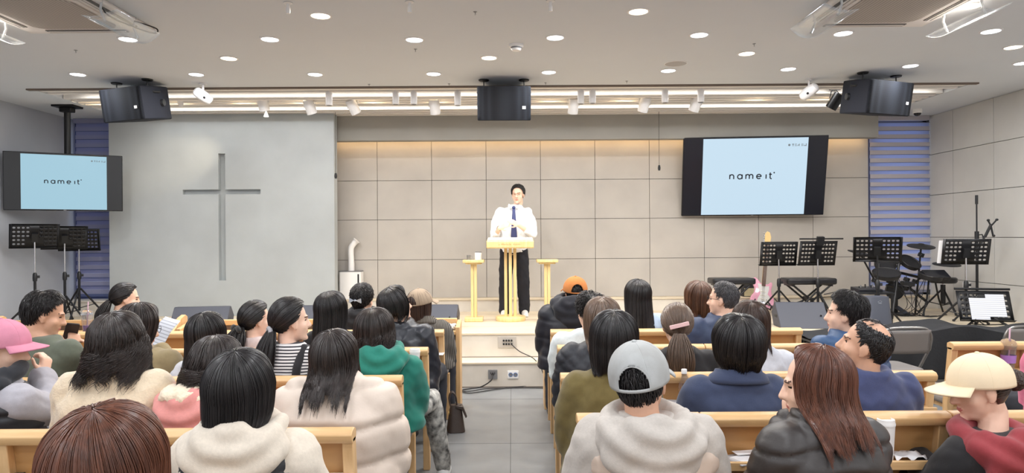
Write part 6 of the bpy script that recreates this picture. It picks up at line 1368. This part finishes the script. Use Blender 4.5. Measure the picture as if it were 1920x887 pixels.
# fourth left-hand row
b, M, I = person('woman in a pale pink top with low-tied hair and a black bow', 481, 563, 4.62, 4.41, 484, yaw=-10, hyaw=-40, skin=SKINP, hair=dict(style='tail', dens=1500, vol=.020, tie=(PI, 1.8), tail=.2, tailr=.085), garment=dict(m=fab('pale_pink', (226, 206, 202)), b=.006, n='top'), hairvol=.022, bvox=.008)
T = Vector(sph(np.array(PI), np.array(1.8), .045)) * K
m = MB()
for s in (-1, 1):
    m.ell(M @ (T + Vector((s * .05, -.01, .006))), (.045, .014, .024), 14, 8, rot=(0, R(s * 14), M.to_euler().z)); m.ell(M @ (T + Vector((s * .03, -.01, -.04))), (.014, .008, .035), 10, 8, rot=(0, R(-s * 20), M.to_euler().z))
m.ell(M @ (T + Vector((0, -.014, 0))), (.014, .014, .016), 10, 8); m.build('hair_bow', fab('black_ribbon', (26, 26, 30), rough=.5), b)
person('woman with long straight black hair in a black top, behind the beige puffer', 622, 547, 4.6, 4.41, 634, hyaw=-28, hair=dict(style='long', dens=1700, vol=.018, ztip=-.32, tb=1.0, flare=.12, curl=.05, tuck=.02), garment=dict(m=fab('black_tee', (30, 30, 33)), b=.006, n='top'), hairvol=.02, skin=SKINP)
person('person with short black hair in a black leather jacket looking up right', 744, 536, 4.6, 4.41, 764, yaw=-8, hyaw=-44, hpitch=10, hair=dict(style='long', dens=1500, vol=.020, ztip=-.075, tb=1.15, curl=.3, flare=0), garment=dict(m=mat('leather_black', (42, 45, 54), .32, noise=.2, nscale=14, bump=.1, bscale=60), b=.026, n='leather_jacket', collar=.03, f=.008), hairvol=.022, bvox=.008)
# front left-hand row
person('person in black with a black ponytail, front row under the cross wall', 236, 530, 5.42, 5.24, 232, yaw=-10, hyaw=-45, hpitch=-8, legs='short', hair=dict(style='tail', dens=1200, vol=.014, tie=(PI, 1.7), tail=.2, tailr=.06), garment=dict(m=fab('dark_navy', (52, 54, 66)), b=.012, n='top'), hairvol=.016, bvox=.009)
b, M, I = person('person in a black hoodie with pinned-up hair and a silver bow clip', 680, 530, 5.42, 5.24, 676, hyaw=-14, legs='short', hair=dict(style='short', dens=1400, vol=.022, length=.05, lift=.006, wave=.004, nape=2.1), garment=dict(m=fab('black_hoodie', (32, 32, 36)), b=.014, n='hoodie'), hood=dict(m=fab('black_hoodie', (32, 32, 36)), big=.95), hairvol=.026)
m = MB()
for s in (-1, 1): m.add([M @ (Vector(q) * K) for q in ((s * .006, -.137, .012), (s * .05, -.13, .03), (s * .052, -.13, -.008), (s * .006, -.15, .012), (s * .05, -.146, .03), (s * .052, -.146, -.008))], [(0, 1, 2), (3, 5, 4), (0, 3, 4, 1), (1, 4, 5, 2), (2, 5, 3, 0)])
m.ell(M @ (Vector((0, -.14, .012)) * K), (.009, .009, .009)); m.build('bow_clip', mat('silver_clip', (200, 212, 226), .2, metal=.6), b)
CAPB = mat('cap_beige', (160, 142, 122), .9, noise=.1, nscale=20); TWEED = stripes('herringbone', (112, 108, 102), (66, 63, 60), 90, 'X', .95)
person('person in a beige cap and a grey herringbone coat, front row by the aisle', 788, 540, 5.42, 5.24, 800, yaw=-6, hyaw=-26, legs='short', hair=dict(style='long', m=HDBR, dens=900, vol=.008, ztip=-.2, tb=1.2, flare=.05, curl=.1), garment=dict(m=TWEED, b=.03, n='coat', f=.004), capd=dict(m=CAPB), hairvol=.026, collar=TWEED)

# ---------------------------------------------------------------- the speaker
def speaker():
    P = at(972, 346, 8.6); s0 = .5; hz = P.z - (.125 + .016) * K - s0; X = at(963, 346, 8.6).x; sh = hz - .21 * K; w = .205
    M = Matrix.Translation((-.055, .02, hz)) @ Euler((R(-4), R(2), R(-14)), 'XYZ').to_matrix().to_4x4(); nb = Vector((-.03, -.01, sh + .03))
    hp_z = .82; yaw = PI
    def loc(px, py, z): q = at(px, py, z) - Vector((X, 8.6, s0)); return Vector((-q.x, -q.y, q.z))
    wr = {1: (loc(936, 428, 8.34), loc(927, 446, 8.5)), -1: (loc(972, 422, 8.36), loc(999, 440, 8.48))}
    b = MB(); add_head(b, M, nb, .055)
    loft(b, [(hp_z - .05, 0, 0, .14, .09), (1.0, 0, 0, .13, .085), (sh - .12, 0, -.005, .15, .095), (sh - .02, 0, -.01, w - .06, .07), (sh + .03, 0, -.01, .065, .055)], 20)
    for sd in (-1, 1):
        W_, E_ = wr[sd]; S = Vector((sd * (w - .035), -.01, sh - .03)); chain(b, [S, E_, W_], [.045, .04, .027], 10)
        hand(b, W_, Vector((-sd * .75, .2, .35)) if sd > 0 else Vector((.6, .2, .3)), Vector((.2 * sd, .9, .2)), sd, .45)
    for sd in (-1, 1):
        chain(b, [(sd * .09, 0, hp_z), (sd * .115, .01, .46), (sd * .125, -.01, .09)], [.075, .05, .038], 12)
    body = skinned(b, 'person', [SKIN, EYEM, LIPM, BROWM], None, .0055, 2, None, face_paint(M), loc=(X, 8.6, s0)); body.rotation_euler = (0, 0, yaw)
    tag(body, 'man in a white shirt, navy tie and glasses speaking behind the lectern', 'person')
    WS = mat('shirt_white', (232, 233, 236), .8, bump=.05, bscale=120); DT = mat('black_trousers', (30, 31, 40), .85)
    b = MB(); loft(b, [(.80, 0, 0, .165, .115), (.9, 0, 0, .168, .118), (1.05, 0, 0, .165, .118), (sh - .13, 0, -.006, .178, .12), (sh - .04, 0, -.012, w - .01, .1), (sh + .012, 0, -.012, w - .045, .082), (sh + .05, -.02, -.01, .09, .068), (sh + .078, -.03, -.008, .065, .06)], 30)
    for sd in (-1, 1):
        W_, E_ = wr[sd]; S = Vector((sd * (w - .04), -.01, sh - .025)); chain(b, [S, S.lerp(E_, .5) + Vector((sd * .02, -.01, 0)), E_, E_.lerp(W_, .45)], [.072, .068, .056, .048], 14)
    skinned(b, 'shirt', WS, body, .009, 3, folds(.006, 22, 5))
    b = MB(); b.ell((0, 0, .83), (.165, .115, .09), 20, 12)
    for sd in (-1, 1): chain(b, [(sd * .085, 0, .80), (sd * .112, .01, .46), (sd * .125, -.01, .07)], [.098, .082, .072], 14)
    skinned(b, 'trousers', DT, body, .011, 3, folds(.005, 22, 2))
    for sd in (-1, 1):
        m = MB(); chain(m, [(sd * .125, -.03, .045), (sd * .132, .06, .04), (sd * .14, .14, .032)], [.042, .042, .032]); m.span((sd * .135 - .042, -.07, 0.001), (sd * .135 + .042, .17, .02)); skinned(m, 'shoe', SHOE, body, .01, 3)
    m = MB(); m.add([(-.012, .085, sh + .055), (.012, .085, sh + .055), (.02, .098, sh + .03), (-.02, .098, sh + .03)], [(0, 1, 2, 3)])
    zt = sh + .02; rows = []
    for i in range(12):
        u = i / 11; z = zt - .37 * u; hw = .016 + .022 * min(u * 1.1, 1); y = .103 + .034 * math.sin(min(u * 3, 1.57)) - .008 * u; rows.append([Vector((k * hw + .02 * u * 0, y + .004 * (1 - abs(k)), z)) for k in (-1, -.5, 0, .5, 1)])
    t = MB(); t.grid(rows); t.ell((0, .1, sh + .035), (.02, .014, .02), 12, 8); t.build('necktie', mat('navy_tie', (54, 62, 110), .6), body, solid=.004)
    m = MB()
    for s in (-1, 1): m.add([(s * .012, .085, sh + .06), (s * .062, .055, sh + .085), (s * .075, .03, sh + .055), (s * .05, .098, sh + .01)], [(0, 1, 2, 3)])
    m.build('collar', WS, body, solid=.005)
    make_hair(body, M, 'short', HBLACK, 1500, 11, vol=.012, length=.05, lift=.012, nape=2.05, front=1.0); glasses(body, M, mat('gold_frame', (150, 120, 96), .3, metal=.7))
    m = MB(); m.tube([wr[1][0] + Vector((.026 * math.cos(a), 0, .026 * math.sin(a))) for a in np.linspace(0, 2 * PI, 17)], .006, 6); m.build('watch', BLACK, body)
speaker()
